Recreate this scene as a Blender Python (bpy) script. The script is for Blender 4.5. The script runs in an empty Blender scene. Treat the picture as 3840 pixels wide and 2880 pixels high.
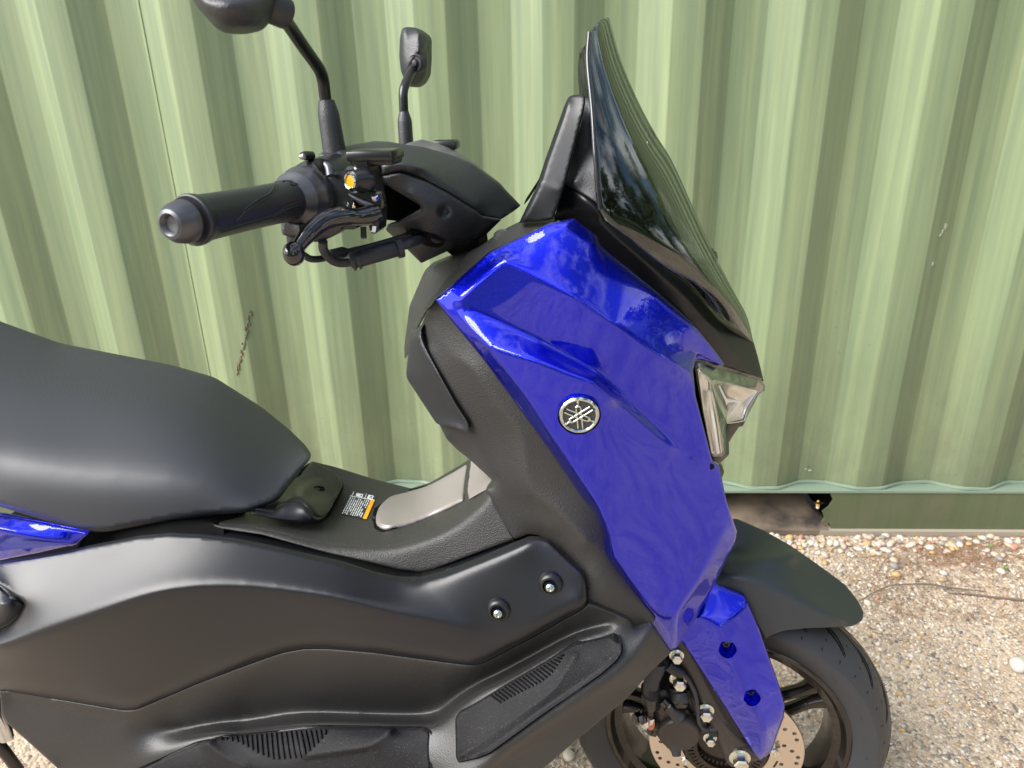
import bpy, bmesh, math, random
import numpy as np
from mathutils import Vector, Matrix
from mathutils.geometry import delaunay_2d_cdt
from mathutils.bvhtree import BVHTree
rnd = random.Random(7)
S = bpy.context.scene
COL = S.collection

# ------------------------------------------------------------------ camera
FPX, CU, CV = 1534.0, 1106.0, 829.5          # focal length and centre in units of a 2212 x 1659 picture
def _ray(u, v): return np.array([(u - CU) / FPX, -(v - CV) / FPX, -1.0])
_up = -_ray(1200, 4700); _up /= np.linalg.norm(_up)
VX = 1310.0
_hv = CV + (_up[0] * (VX - CU) / FPX - _up[2]) / _up[1] * FPX
_Y = _ray(VX, _hv); _Y /= np.linalg.norm(_Y)
_X = np.cross(_Y, _up)
RM = np.array([_X, _Y, _up])
AXW = ((1, 0, 0), (0, 1, 0), (0, 0, 1))
CAM = np.array([0.0, 0.0, 1.13])
_d = RM @ _ray(1597, 1639); _p = CAM + _d * ((.242 - 1.13) / _d[2])
CAM[0] -= _p[0]; CAM[1] -= _p[1] + .085
cam = bpy.data.objects.new('camera', bpy.data.cameras.new('camera')); COL.objects.link(cam)
cam.data.sensor_width = 36.0
cam.data.lens = 36.0 * FPX / 2212.0
cam.data.clip_start = .02; cam.data.clip_end = 600
cam.data.dof.use_dof = True; cam.data.dof.focus_distance = .86; cam.data.dof.aperture_fstop = 9.0
M4 = Matrix.Identity(4)
for i in range(3):
    for j in range(3): M4[i][j] = RM[i][j]
    M4[i][3] = CAM[i]
cam.matrix_world = M4
S.camera = cam

# ------------------------------------------------------------------ sky, sun, exposure
SUN_DIR = Vector((-0.65, -0.40, 0.62)).normalized()
S.view_settings.view_transform = 'Standard'; S.view_settings.look = 'None'
S.view_settings.exposure = 1.05; S.view_settings.gamma = 1.0
S.view_settings.use_curve_mapping = False
W = bpy.data.worlds.new('World'); S.world = W; W.use_nodes = True
nt = W.node_tree; nt.nodes.clear()
wo = nt.nodes.new('ShaderNodeOutputWorld'); bg = nt.nodes.new('ShaderNodeBackground')
sky = nt.nodes.new('ShaderNodeTexSky'); sky.sky_type = 'NISHITA'; sky.sun_disc = False
sky.sun_elevation = math.asin(SUN_DIR.z); sky.sun_rotation = math.atan2(SUN_DIR.x, SUN_DIR.y)
sky.air_density = 1.0; sky.dust_density = 1.0; sky.ozone_density = 1.0
bg.inputs['Strength'].default_value = .099
tc = nt.nodes.new('ShaderNodeTexCoord'); mp = nt.nodes.new('ShaderNodeMapping')
mp.inputs['Scale'].default_value = (1, 1, 2.2)
nz = nt.nodes.new('ShaderNodeTexNoise'); nz.inputs['Scale'].default_value = 2.6; nz.inputs['Detail'].default_value = 9
nz.inputs['Roughness'].default_value = .6
cr = nt.nodes.new('ShaderNodeValToRGB'); cr.color_ramp.elements[0].position = .46; cr.color_ramp.elements[1].position = .64
mx = nt.nodes.new('ShaderNodeMixRGB'); mx.inputs['Color2'].default_value = (12.0, 12.2, 12.6, 1)
L = nt.links
L.new(tc.outputs['Generated'], mp.inputs['Vector']); L.new(mp.outputs[0], nz.inputs['Vector']); L.new(nz.outputs['Fac'], cr.inputs[0])
L.new(cr.outputs[0], mx.inputs['Fac']); L.new(sky.outputs[0], mx.inputs['Color1']); L.new(mx.outputs[0], bg.inputs['Color']); L.new(bg.outputs[0], wo.inputs[0])
sun = bpy.data.objects.new('sun', bpy.data.lights.new('sun', 'SUN')); COL.objects.link(sun)
sun.data.energy = 3.9; sun.data.angle = math.radians(48); sun.data.color = (1, .965, .92)
sun.rotation_euler = SUN_DIR.to_track_quat('Z', 'Y').to_euler(); sun.location = (-3, -2, 5)

# ------------------------------------------------------------------ helpers: points
TILES = dict(A=(500, 400, 1280), B=(1500, 0, 1280), C=(1500, 800, 1440), D=(2160, 1920, 1280), E=(0, 1600, 1280), F=(1000, 1600, 1280),
             G=(0, 2160, 960), H=(900, 2160, 960), I=(2500, 1200, -640), J=(2600, 1700, 1240), K=(700, 0, 960), L=(1640, 2160, 960),
             M=(2280, 2400, 640), N=(2700, 1740, 640), O=(1040, 520, 640), Q=(1500, 1200, 640), R=(2880, 2240, 640), S=(1240, 1780, 240),
             P=(2050, 1430, -240), Z=(0, 0, 2212))
def uv(t, x, y):
    ox, oy, w = TILES[t]
    s = (w / 2212.0 if w > 0 else -w / 1659.0) / 1.736
    return ox / 1.736 + x * s, oy / 1.736 + y * s
def TT(t, *pts):
    out = []
    for p in pts:
        u, v = uv(t, p[0], p[1]); out.append((u, v) + tuple(p[2:]))
    return out
def at(u, v, ymm):
    """world points seen at picture coordinates (u, v) and lying at the lateral distance ymm from the scooter's centre plane"""
    u = np.asarray(u, float); v = np.asarray(v, float); y = np.asarray(ymm, float) / 1000.0
    r = np.stack([(u - CU) / FPX, -(v - CV) / FPX, -np.ones_like(u)], -1) @ RM.T
    t = (y - CAM[1]) / r[..., 1]
    return CAM + r * t[..., None]
def V3(t, x, y, ymm): return Vector(at(*uv(t, x, y), ymm))
def atz(u, v, z):
    r = RM @ _ray(u, v); return Vector(CAM + r * ((z - CAM[2]) / r[2]))
def proj(p):
    q = RM.T @ (np.array(p) - CAM); return CU + FPX * q[0] / -q[2], CV - FPX * q[1] / -q[2]
def mpx(p):
    """metres per picture unit at a world point"""
    q = RM.T @ (np.array(p) - CAM); return -q[2] / FPX

# ------------------------------------------------------------------ helpers: materials
def mat(name, col, rough=.5, metal=0.0, coat=0.0, bump=0.0, bscale=900, spec=.5, var=0.0, vscale=4, coat_r=.03, sheen=0):
    m = bpy.data.materials.new(name); m.use_nodes = True; n = m.node_tree; b = n.nodes['Principled BSDF']
    b.inputs['Base Color'].default_value = (*col, 1); b.inputs['Roughness'].default_value = rough; b.inputs['Metallic'].default_value = metal
    b.inputs['Coat Weight'].default_value = coat; b.inputs['Coat Roughness'].default_value = coat_r; b.inputs['Specular IOR Level'].default_value = spec
    c = n.nodes.new('ShaderNodeTexCoord')
    if bump:
        t = n.nodes.new('ShaderNodeTexNoise'); t.inputs['Scale'].default_value = bscale; t.inputs['Detail'].default_value = 3
        k = n.nodes.new('ShaderNodeBump'); k.inputs['Strength'].default_value = bump; k.inputs['Distance'].default_value = .001
        n.links.new(c.outputs['Object'], t.inputs['Vector']); n.links.new(t.outputs['Fac'], k.inputs['Height']); n.links.new(k.outputs[0], b.inputs['Normal'])
    if var:
        t = n.nodes.new('ShaderNodeTexNoise'); t.inputs['Scale'].default_value = vscale; t.inputs['Detail'].default_value = 8; t.inputs['Roughness'].default_value = .7
        r = n.nodes.new('ShaderNodeMapRange'); r.inputs['To Min'].default_value = max(.02, rough - var); r.inputs['To Max'].default_value = rough + var
        r.inputs['From Min'].default_value = .3; r.inputs['From Max'].default_value = .7
        n.links.new(c.outputs['Object'], t.inputs['Vector']); n.links.new(t.outputs['Fac'], r.inputs['Value']); n.links.new(r.outputs[0], b.inputs['Roughness'])
    return m
MT = dict(
    satin=mat('satin_black_plastic', (.006, .0065, .009), .34, bump=.12, bscale=1100, var=.03, spec=.46),
    matte=mat('textured_grey_plastic', (.026, .025, .024), .46, bump=.9, bscale=620, var=.05),
    guard=mat('mudguard_plastic', (.017, .023, .030), .44, bump=.12, bscale=1400, spec=.5),
    skirt=mat('matte_grey_plastic', (.017, .0165, .0165), .42, bump=.5, bscale=650, var=.05, spec=.6),
    panel=mat('dark_cockpit_plastic', (.015, .016, .020), .44, bump=.6, bscale=700, spec=.7),
    meter=mat('grey_meter_plastic', (.09, .088, .092), .45, bump=.2, bscale=1500),
    rubber=mat('rubber', (.024, .026, .031), .50, bump=.25, bscale=900),
    grip=mat('grip_rubber', (.014, .016, .021), .40, bump=.1, bscale=1200),
    mat_=mat('foot_rubber', (.007, .007, .0085), .58, bump=.8, bscale=900, spec=.24),
    black=mat('black_metal', (.012, .012, .013), .28),
    cast=mat('cast_metal', (.050, .044, .040), .38, metal=.5, bump=.15, bscale=1300),
    dark=mat('recess_black', (.004, .004, .004), .7, spec=.1),  # near-black with little sheen, also stands in for shade in recesses
    gloss=mat('gloss_black', (.008, .008, .009), .12, coat=.6),
    silver=mat('silver_plastic', (.30, .27, .255), .36, metal=.35, bump=.15, bscale=2200),
    barend=mat('bar_end_metal', (.10, .10, .112), .36, metal=.7),
    chrome=mat('chrome', (.50, .55, .50), .10, metal=1),
    zinc=mat('yellow_zinc', (.66, .67, .60), .22, metal=1, bump=.2, bscale=700),
    steel=mat('polished_steel', (.62, .62, .64), .18, metal=1),
    red=mat('copper', (.60, .22, .12), .3, metal=1),
    orange=mat('orange_print', (.90, .36, .01), .5), white=mat('white_print', (.75, .76, .76), .5),
    stick=mat('sticker_film', (.030, .033, .034), .35),
    rim=mat('bronze_black_rim', (.020, .016, .013), .22, metal=.5, coat=.4),
    plate=mat('emblem_plate', (.035, .035, .042), .35),
    housing=mat('lamp_housing', (.13, .11, .10), .25, metal=.4, bump=.3, bscale=160),
    reflector=mat('lamp_reflector', (.85, .76, .70), .20, metal=.6, bump=.35, bscale=70),
    drl=mat('light_guide', (.70, .66, .58), .25, coat=.5),
    stripe=mat('tread_paint', (.62, .28, .18), .6),
)
# seat vinyl with a fine weave
m = mat('seat_vinyl', (.022, .024, .030), .48, spec=.58); n = m.node_tree; b = n.nodes['Principled BSDF']
c = n.nodes.new('ShaderNodeTexCoord'); mpn = n.nodes.new('ShaderNodeMapping'); mpn.inputs['Rotation'].default_value = (0, .5, 0)
w1 = n.nodes.new('ShaderNodeTexWave'); w1.inputs['Scale'].default_value = 210; w1.bands_direction = 'X'
w2 = n.nodes.new('ShaderNodeTexWave'); w2.inputs['Scale'].default_value = 210; w2.bands_direction = 'Z'
mm = n.nodes.new('ShaderNodeMath'); mm.operation = 'MULTIPLY'; bb = n.nodes.new('ShaderNodeBump'); bb.inputs['Strength'].default_value = .24; bb.inputs['Distance'].default_value = .0005
n.links.new(c.outputs['Object'], mpn.inputs[0]); n.links.new(mpn.outputs[0], w1.inputs[0]); n.links.new(mpn.outputs[0], w2.inputs[0])
n.links.new(w1.outputs['Fac'], mm.inputs[0]); n.links.new(w2.outputs['Fac'], mm.inputs[1]); n.links.new(mm.outputs[0], bb.inputs['Height']); n.links.new(bb.outputs[0], b.inputs['Normal'])
MT['vinyl'] = m
# candy blue paint: metallic flakes under clear coat
m = mat('blue_candy_paint', (.001, .006, .58), .26, metal=.92, coat=1.0, coat_r=.03); n = m.node_tree; b = n.nodes['Principled BSDF']
c = n.nodes.new('ShaderNodeTexCoord'); vo = n.nodes.new('ShaderNodeTexVoronoi'); vo.inputs['Scale'].default_value = 1400
ad = n.nodes.new('ShaderNodeVectorMath'); ad.operation = 'MULTIPLY_ADD'; ad.inputs[1].default_value = (.16, .16, .16)
geo = n.nodes.new('ShaderNodeNewGeometry'); sb = n.nodes.new('ShaderNodeVectorMath'); sb.operation = 'SUBTRACT'; sb.inputs[1].default_value = (.5, .5, .5)
nm = n.nodes.new('ShaderNodeVectorMath'); nm.operation = 'NORMALIZE'
n.links.new(c.outputs['Object'], vo.inputs['Vector']); n.links.new(vo.outputs['Color'], sb.inputs[0]); n.links.new(sb.outputs[0], ad.inputs[0])
n.links.new(geo.outputs['Normal'], ad.inputs[2]); n.links.new(ad.outputs[0], nm.inputs[0]); n.links.new(nm.outputs[0], b.inputs['Normal'])
b.inputs['Coat IOR'].default_value = 1.55; MT['blue'] = m
def specks(m, scale, lo, hi, c, amt):
    n = m.node_tree; b = n.nodes['Principled BSDF']; tc_ = n.nodes.new('ShaderNodeTexCoord'); t = n.nodes.new('ShaderNodeTexNoise'); t.inputs['Scale'].default_value = scale; t.inputs['Detail'].default_value = 1
    r = n.nodes.new('ShaderNodeMapRange'); r.inputs['From Min'].default_value = lo; r.inputs['From Max'].default_value = hi; r.inputs['To Max'].default_value = amt; x = n.nodes.new('ShaderNodeMixRGB'); x.inputs[1].default_value = b.inputs['Base Color'].default_value[:]; x.inputs[2].default_value = (*c, 1)
    n.links.new(tc_.outputs['Object'], t.inputs['Vector']); n.links.new(t.outputs['Fac'], r.inputs['Value']); n.links.new(r.outputs[0], x.inputs[0]); n.links.new(x.outputs[0], b.inputs['Base Color'])
specks(MT['mat_'], 800, .68, .78, (.30, .29, .27), .35)      # grit trodden into the rubber
def glassy(name, tint, ior=1.5, boost=1.0):
    m = bpy.data.materials.new(name); m.use_nodes = True; n = m.node_tree; n.nodes.clear()
    o = n.nodes.new('ShaderNodeOutputMaterial'); t = n.nodes.new('ShaderNodeBsdfTransparent'); t.inputs[0].default_value = (*tint, 1)
    g = n.nodes.new('ShaderNodeBsdfGlossy'); g.inputs['Roughness'].default_value = .01; g.inputs['Color'].default_value = (.95, .97, 1, 1)
    f = n.nodes.new('ShaderNodeFresnel'); f.inputs['IOR'].default_value = ior; k = n.nodes.new('ShaderNodeMath'); k.operation = 'MULTIPLY'; k.inputs[1].default_value = boost; k.use_clamp = True
    x = n.nodes.new('ShaderNodeMixShader')
    k2 = n.nodes.new('ShaderNodeMath'); k2.operation = 'MINIMUM'; k2.inputs[1].default_value = .30
    n.links.new(f.outputs[0], k.inputs[0]); n.links.new(k.outputs[0], k2.inputs[0]); n.links.new(k2.outputs[0], x.inputs[0]); n.links.new(t.outputs[0], x.inputs[1]); n.links.new(g.outputs[0], x.inputs[2]); n.links.new(x.outputs[0], o.inputs[0])
    return m
MT['screen'] = glassy('smoked_screen', (.42, .44, .40), 1.55, 1.5)
MT['lens'] = glassy('clear_lens', (.97, .98, .96), 1.45, .8)
MT['amber'] = mat('amber_glass', (.62, .27, .004), .2, coat=.6)

# ------------------------------------------------------------------ helpers: objects
def link(name, mesh, parent=None):
    o = bpy.data.objects.new(name, mesh); COL.objects.link(o)
    if parent is not None: o.parent = parent
    return o
def empty(name, loc, label, cat, group=None):
    o = bpy.data.objects.new(name, None); COL.objects.link(o); o.location = loc; o.empty_display_size = .1
    return tag(o, label, cat, group)
def tag(o, label=None, cat=None, group=None, kind=None):
    if label: o['label'] = label
    if cat: o['category'] = cat
    if group: o['group'] = group
    if kind: o['kind'] = kind
    return o
def mk(name, verts, faces, material, parent=None, smooth=True, flat=None, mats=None, midx=None):
    me = bpy.data.meshes.new(name); me.from_pydata([tuple(map(float, v)) for v in verts], [], faces)
    for mm_ in (mats or [material]): me.materials.append(mm_)
    me.polygons.foreach_set('use_smooth', [smooth] * len(me.polygons))
    if flat:
        for i in flat: me.polygons[i].use_smooth = False
    if midx is not None: me.polygons.foreach_set('material_index', midx)
    me.update(); return link(name, me, parent)
def outw(o):
    bm = bmesh.new(); bm.from_mesh(o.data); bmesh.ops.recalc_face_normals(bm, faces=bm.faces); bm.to_mesh(o.data); bm.free(); return o
def sharp(o, deg=35):
    me = o.data; bm = bmesh.new(); bm.from_mesh(me)
    for e in bm.edges:
        if len(e.link_faces) == 2 and e.calc_face_angle(0) > math.radians(deg): e.smooth = False
    bm.to_mesh(me); bm.free(); return o
def basis(axis, ref=None):
    n_ = Vector(axis).normalized(); r = Vector(ref) if ref else (Vector((0, 0, 1)) if abs(n_.z) < .9 else Vector((1, 0, 0)))
    a = r.cross(n_).normalized(); b_ = n_.cross(a); return a, b_, n_
def lathe(name, origin, axis, prof, material, parent=None, seg=40, deg=32, ref=None, cap=True):
    a, b_, n_ = basis(axis, ref); o = Vector(origin); vs = []; fs = []
    for r, h in prof:
        for k in range(seg):
            t = 2 * math.pi * k / seg; vs.append(o + a * (r * math.cos(t)) + b_ * (r * math.sin(t)) + n_ * h)
    for i in range(len(prof) - 1):
        for k in range(seg):
            k2 = (k + 1) % seg; fs.append((i * seg + k, i * seg + k2, (i + 1) * seg + k2, (i + 1) * seg + k))
    if cap and prof[0][0] > 1e-6: fs.append(tuple(range(seg - 1, -1, -1)))
    if prof[-1][0] > 1e-6: fs.append(tuple((len(prof) - 1) * seg + k for k in range(seg)))
    return sharp(outw(mk(name, vs, fs, material, parent)), deg)
def ringlathe(name, origin, axis, prof, material, parent=None, seg=64, deg=32):
    a, b_, n_ = basis(axis); o = Vector(origin); vs = []; fs = []; N = len(prof)
    for r, h in prof:
        for k in range(seg):
            t = 2 * math.pi * k / seg; vs.append(o + a * (r * math.cos(t)) + b_ * (r * math.sin(t)) + n_ * h)
    for i in range(N):
        for k in range(seg):
            k2 = (k + 1) % seg; j = (i + 1) % N; fs.append((i * seg + k, i * seg + k2, j * seg + k2, j * seg + k))
    return sharp(outw(mk(name, vs, fs, material, parent)), deg)
def catmull(P, n=8):
    P = [np.array(p, float) for p in P]; P = [2 * P[0] - P[1]] + P + [2 * P[-1] - P[-2]]; out = []
    for i in range(1, len(P) - 2):
        for k in range(n):
            t = k / n; out.append(.5 * ((2 * P[i]) + (-P[i - 1] + P[i + 1]) * t + (2 * P[i - 1] - 5 * P[i] + 4 * P[i + 1] - P[i + 2]) * t * t + (-P[i - 1] + 3 * P[i] - 3 * P[i + 1] + P[i + 2]) * t ** 3))
    out.append(P[-2]); return out
def tube(name, pts, rad, material, parent=None, seg=16, smooth=True, flatten=None):
    """pts: world points; rad: one radius or one per point (same list, smoothed with the path)"""
    if not hasattr(rad, '__len__'): rad = [rad] * len(pts)
    Q = [list(p) + [r] for p, r in zip(pts, rad)]
    Q = catmull(Q, 7) if smooth and len(Q) > 2 else [np.array(q, float) for q in Q]
    vs = []; fs = []; a = None
    for i, q in enumerate(Q):
        p = Vector(q[:3]); t = (Vector(Q[min(i + 1, len(Q) - 1)][:3]) - Vector(Q[max(i - 1, 0)][:3])).normalized()
        if a is None: a = basis(t)[0]
        a = (a - t * a.dot(t)).normalized(); b_ = t.cross(a)
        for k in range(seg):
            th = 2 * math.pi * k / seg; d = a * math.cos(th) + b_ * math.sin(th)
            if flatten: fv, fk = flatten; d = d - Vector(fv) * d.dot(Vector(fv)) * (1 - fk)
            vs.append(p + d * max(q[3], 1e-4))
    for i in range(len(Q) - 1):
        for k in range(seg):
            k2 = (k + 1) % seg; fs.append((i * seg + k, i * seg + k2, (i + 1) * seg + k2, (i + 1) * seg + k))
    fs.append(tuple(range(seg - 1, -1, -1))); fs.append(tuple((len(Q) - 1) * seg + k for k in range(seg)))
    return sharp(outw(mk(name, vs, fs, material, parent)), 50)
def box(name, c, ax, size, material, parent=None, bev=.002, seg=2):
    a, b_, n_ = [Vector(q).normalized() for q in ax]; bm = bmesh.new()
    bmesh.ops.create_cube(bm, size=1)
    for v in bm.verts: v.co = Vector(c) + a * v.co.x * size[0] + b_ * v.co.y * size[1] + n_ * v.co.z * size[2]
    bmesh.ops.recalc_face_normals(bm, faces=bm.faces)
    if bev: bmesh.ops.bevel(bm, geom=bm.edges[:], offset=bev, segments=seg, affect='EDGES', profile=.5)
    me = bpy.data.meshes.new(name); bm.to_mesh(me); bm.free(); me.materials.append(material)
    me.polygons.foreach_set('use_smooth', [True] * len(me.polygons)); o = link(name, me, parent); return sharp(o, 40)
def prism(name, o, ax, ay, nn, polys, d, material, parent=None, bev=0):
    o = Vector(o); ax = Vector(ax); ay = Vector(ay); nn = Vector(nn); bm = bmesh.new()
    for poly in polys:
        lo = [bm.verts.new(o + ax * x + ay * y) for x, y in poly]; hi = [bm.verts.new(o + ax * x + ay * y + nn * d) for x, y in poly]
        k = len(poly); bm.faces.new(hi); bm.faces.new(lo[::-1])
        for i in range(k): bm.faces.new((lo[i], lo[(i + 1) % k], hi[(i + 1) % k], hi[i]))
    bmesh.ops.recalc_face_normals(bm, faces=bm.faces)
    if bev: bmesh.ops.bevel(bm, geom=bm.edges[:], offset=bev, segments=1, affect='EDGES')
    me = bpy.data.meshes.new(name); bm.to_mesh(me); bm.free(); me.materials.append(material); return link(name, me, parent)

# ------------------------------------------------------------------ helpers: body panels
def rounded(poly, r):
    out = []; N = len(poly)
    for i in range(N):
        p = np.array(poly[i][:3], float); rr = poly[i][3] if len(poly[i]) > 3 else r
        a = np.array(poly[i - 1][:3], float); b_ = np.array(poly[(i + 1) % N][:3], float)
        da = np.linalg.norm((a - p)[:2]); db = np.linalg.norm((b_ - p)[:2]); q = min(rr, .45 * da, .45 * db)
        if q < .6: out.append(p); continue
        s = p + (a - p) * q / da; e = p + (b_ - p) * q / db
        for k in range(6):
            t = k / 5; out.append((1 - t) ** 2 * s + 2 * t * (1 - t) * p + t * t * e)
    return out
def resample(P, step, closed=True):
    P = [np.array(p, float) for p in P]; out = []; N = len(P)
    for i in range(N if closed else N - 1):
        a = P[i]; b_ = P[(i + 1) % N]; k = max(1, int(math.ceil(np.linalg.norm((b_ - a)[:2]) / step)))
        for j in range(k): out.append(a + (b_ - a) * j / k)
    if not closed: out.append(P[-1])
    return np.array(out)
def uniform(P, step):
    P = np.array([np.array(p, float) for p in P]); d = np.concatenate([[0], np.cumsum(np.linalg.norm(np.diff(P[:, :2], axis=0), axis=1))]); k = max(2, int(round(d[-1] / step)) + 1)
    t = np.linspace(0, d[-1], k); return np.stack([np.interp(t, d, P[:, i]) for i in range(P.shape[1])], 1)
def inside(pts, poly):
    x, y = pts[:, 0], pts[:, 1]; r = np.zeros(len(pts), bool); N = len(poly)
    for i in range(N):
        x1, y1 = poly[i][:2]; x2, y2 = poly[(i + 1) % N][:2]
        if y1 == y2: continue
        c_ = ((y1 > y) != (y2 > y)) & (x < (x2 - x1) * (y - y1) / (y2 - y1) + x1); r ^= c_
    return r
def dist(pts, poly, closed=True):
    d = np.full(len(pts), 1e9); N = len(poly); P = np.asarray(poly)[:, :2]
    for i in range(N if closed else N - 1):
        a = P[i]; b_ = P[(i + 1) % N]; ab = b_ - a; L2 = max(ab @ ab, 1e-12)
        t = np.clip(((pts[:, :2] - a) @ ab) / L2, 0, 1); q = pts[:, :2] - (a + t[:, None] * ab); d = np.minimum(d, np.hypot(q[:, 0], q[:, 1]))
    return d
class Field:
    """lateral depth over the panel: flat facets between control points, feature lines kept as facet edges"""
    def __init__(s, outline, lines=(), pts=()):
        V = [tuple(p[:3]) for p in outline]; E = [(i, (i + 1) % len(V)) for i in range(len(V))]
        for l in lines:
            k = len(V); V += [tuple(p[:3]) for p in l]; E += [(k + i, k + i + 1) for i in range(len(l) - 1)]
        V += [tuple(p[:3]) for p in pts]
        A = np.array(V, float)
        r = delaunay_2d_cdt([Vector(v[:2]) for v in V], E, [], 0, .01)
        s.P = np.array([list(v) for v in r[0]]); Y = []
        for i, v in enumerate(s.P):
            d = np.hypot(A[:, 0] - v[0], A[:, 1] - v[1]); j = np.argsort(d)[:2]; w_ = 1 / (d[j] + 1e-3); Y.append((A[j, 2] * w_).sum() / w_.sum() if d[j[0]] > .05 else A[j[0], 2])
        s.Y = np.array(Y); s.T = np.array([f for f in r[2] if len(f) == 3])
    def __call__(s, pts):
        pts = np.atleast_2d(np.asarray(pts, float))[:, :2]; best = np.full(len(pts), -1e9); y = np.zeros(len(pts))
        for a, b_, c_ in s.T:
            A, B_, C_ = s.P[a], s.P[b_], s.P[c_]; d = (B_[1] - C_[1]) * (A[0] - C_[0]) + (C_[0] - B_[0]) * (A[1] - C_[1])
            if abs(d) < 1e-6: continue
            l1 = ((B_[1] - C_[1]) * (pts[:, 0] - C_[0]) + (C_[0] - B_[0]) * (pts[:, 1] - C_[1])) / d
            l2 = ((C_[1] - A[1]) * (pts[:, 0] - C_[0]) + (A[0] - C_[0]) * (pts[:, 1] - C_[1])) / d; l3 = 1 - l1 - l2
            mn = np.minimum(np.minimum(l1, l2), l3); k = mn > best + 1e-9
            if not k.any(): continue
            q = np.clip(np.stack([l1, l2, l3]), 0, None); q = q / q.sum(0); yy = q[0] * s.Y[a] + q[1] * s.Y[b_] + q[2] * s.Y[c_]
            y[k] = yy[k]; best[k] = mn[k]
        return y
FIELDS = {}
def panel(name, material, parent, outline, lines=(), pts=(), r=4, step=6, smooth=4, roll=(4, 1.5), thick=3, ymax=None, holes=(), base=None, off=0, relax=50, curved=True, bumps=(), key=None):
    """a moulded body panel: outline (u, v, y mm[, corner radius]), feature lines and loose control points; given real thickness"""
    if base is not None:
        outline = [(p[0], p[1], float(FIELDS[base](p[:2])[0]) + off) + tuple(p[3:]) for p in outline]
        lines = [[(p[0], p[1], float(FIELDS[base](p[:2])[0]) + off + (p[2] if len(p) > 2 else 0)) for p in l] for l in lines]
        pts = [(p[0], p[1], float(FIELDS[base](p[:2])[0]) + off + (p[2] if len(p) > 2 else 0)) for p in pts]
    if curved: lines = [[tuple(q_) for q_ in catmull([p_[:3] for p_ in l], 4)] if len(l) >= 4 else l for l in lines]
    O = rounded(outline, r); F = Field(O, lines, pts)
    if base is not None and not lines and not pts:
        fb = FIELDS[base]; F2 = lambda q: fb(q) + off
    else: F2 = F
    FIELDS[key or name] = F2
    B_ = resample(O, min(step * .8, 3.4) if smooth else step * .8)
    V = [B_[:, :2]]; nB = len(B_); E = [(i, (i + 1) % nB) for i in range(nB)]; loops = [(0, nB)]
    HP = []
    for (hu, hv, hr) in holes:
        k = max(12, int(2 * math.pi * hr / (step * .7))); h = np.array([(hu + hr * math.cos(2 * math.pi * i / k), hv + hr * math.sin(2 * math.pi * i / k)) for i in range(k)])
        s0 = sum(map(len, V)); V.append(h); E += [(s0 + i, s0 + (i + 1) % k) for i in range(k)]; HP.append(h); loops.append((s0, k))
    seeds = []
    for l in lines:
        q = uniform([p[:3] for p in l], step * .8)[:, :2]; ok = inside(q, B_) & (dist(q, B_) > 1.0)
        for h in HP: ok &= ~inside(q, h)
        run = []
        for j in range(len(q)):
            if ok[j]: run.append(q[j])
            if (not ok[j] or j == len(q) - 1) and run:
                s0 = sum(map(len, V)); V.append(np.array(run)); E += [(s0 + i, s0 + i + 1) for i in range(len(run) - 1)]; seeds.append(np.array(run)); run = []
    # inset rings
    nxt = np.roll(B_, -1, 0)[:, :2] - np.roll(B_, 1, 0)[:, :2]; nn = np.stack([nxt[:, 1], -nxt[:, 0]], 1); nn /= np.maximum(np.linalg.norm(nn, axis=1), 1e-9)[:, None]
    area = .5 * np.sum(B_[:, 0] * np.roll(B_[:, 1], -1) - np.roll(B_[:, 0], -1) * B_[:, 1]); sg = -1 if area > 0 else 1
    extra = []
    for w_ in ((.4, 1.0) if roll else (.8,)):
        dd = w_ * (roll[0] if roll else step); q = B_[:, :2] + nn * dd * sg; k = inside(q, B_); q = q[k]; q = q[dist(q, B_) > dd * .85] if len(q) else q; extra.append(q)
    lo = B_.min(0); hi = B_.max(0); g = []
    yy = lo[1]; row = 0
    while yy < hi[1]:
        xs = np.arange(lo[0] + (step / 2 if row % 2 else 0), hi[0], step); g.append(np.stack([xs, np.full_like(xs, yy)], 1)); yy += step * .866; row += 1
    g = np.concatenate(g); g = g[inside(g, B_)]; lim = (roll[0] if roll else step * .8) + step * .45; g = g[dist(g, B_) > lim] if len(g) else g
    extra.append(g); ex = np.concatenate(extra) if extra else np.zeros((0, 2))
    offs = []
    for i_, sd in enumerate(seeds):
        if len(sd) < 3: continue
        if len(ex): ex = ex[dist(ex, sd, False) > step * 1.25]
        tg = np.gradient(sd, axis=0); nl = np.stack([-tg[:, 1], tg[:, 0]], 1); nl /= np.maximum(np.linalg.norm(nl, axis=1), 1e-9)[:, None]
        for sg2 in (-.8, .8):
            q = sd + nl * sg2 * step; q = q[inside(q, B_)]
            if len(q): q = q[dist(q, B_) > (roll[0] if roll else step) + .3 * step]
            for j_, s3 in enumerate(seeds):
                if len(q) and len(s3) > 1: q = q[dist(q, s3, False) > step * (.7 if j_ == i_ else .6)]
            if len(q) and offs:
                ao = np.concatenate(offs); dm = np.sqrt(((q[:, None] - ao[None]) ** 2).sum(2)).min(1); q = q[dm > step * .5]
            if len(q): offs.append(q)
    if offs: ex = np.concatenate([ex] + offs)
    for h in HP: ex = ex[~inside(ex, h)]; ex = ex[dist(ex, h) > step * .4]
    V.append(ex); A = np.concatenate(V)
    res = delaunay_2d_cdt([Vector(p) for p in A], E, [], 0, .005)
    P = np.array([list(v) for v in res[0]]); F_ = [f for f in res[2] if len(f) == 3]
    cen = np.array([P[list(f)].mean(0) for f in F_]); k = inside(cen, B_)
    for h in HP: k &= ~inside(cen, h)
    F_ = [f for f, kk in zip(F_, k) if kk]
    y = F2(P)
    # edges and boundary
    cnt = {}
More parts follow.
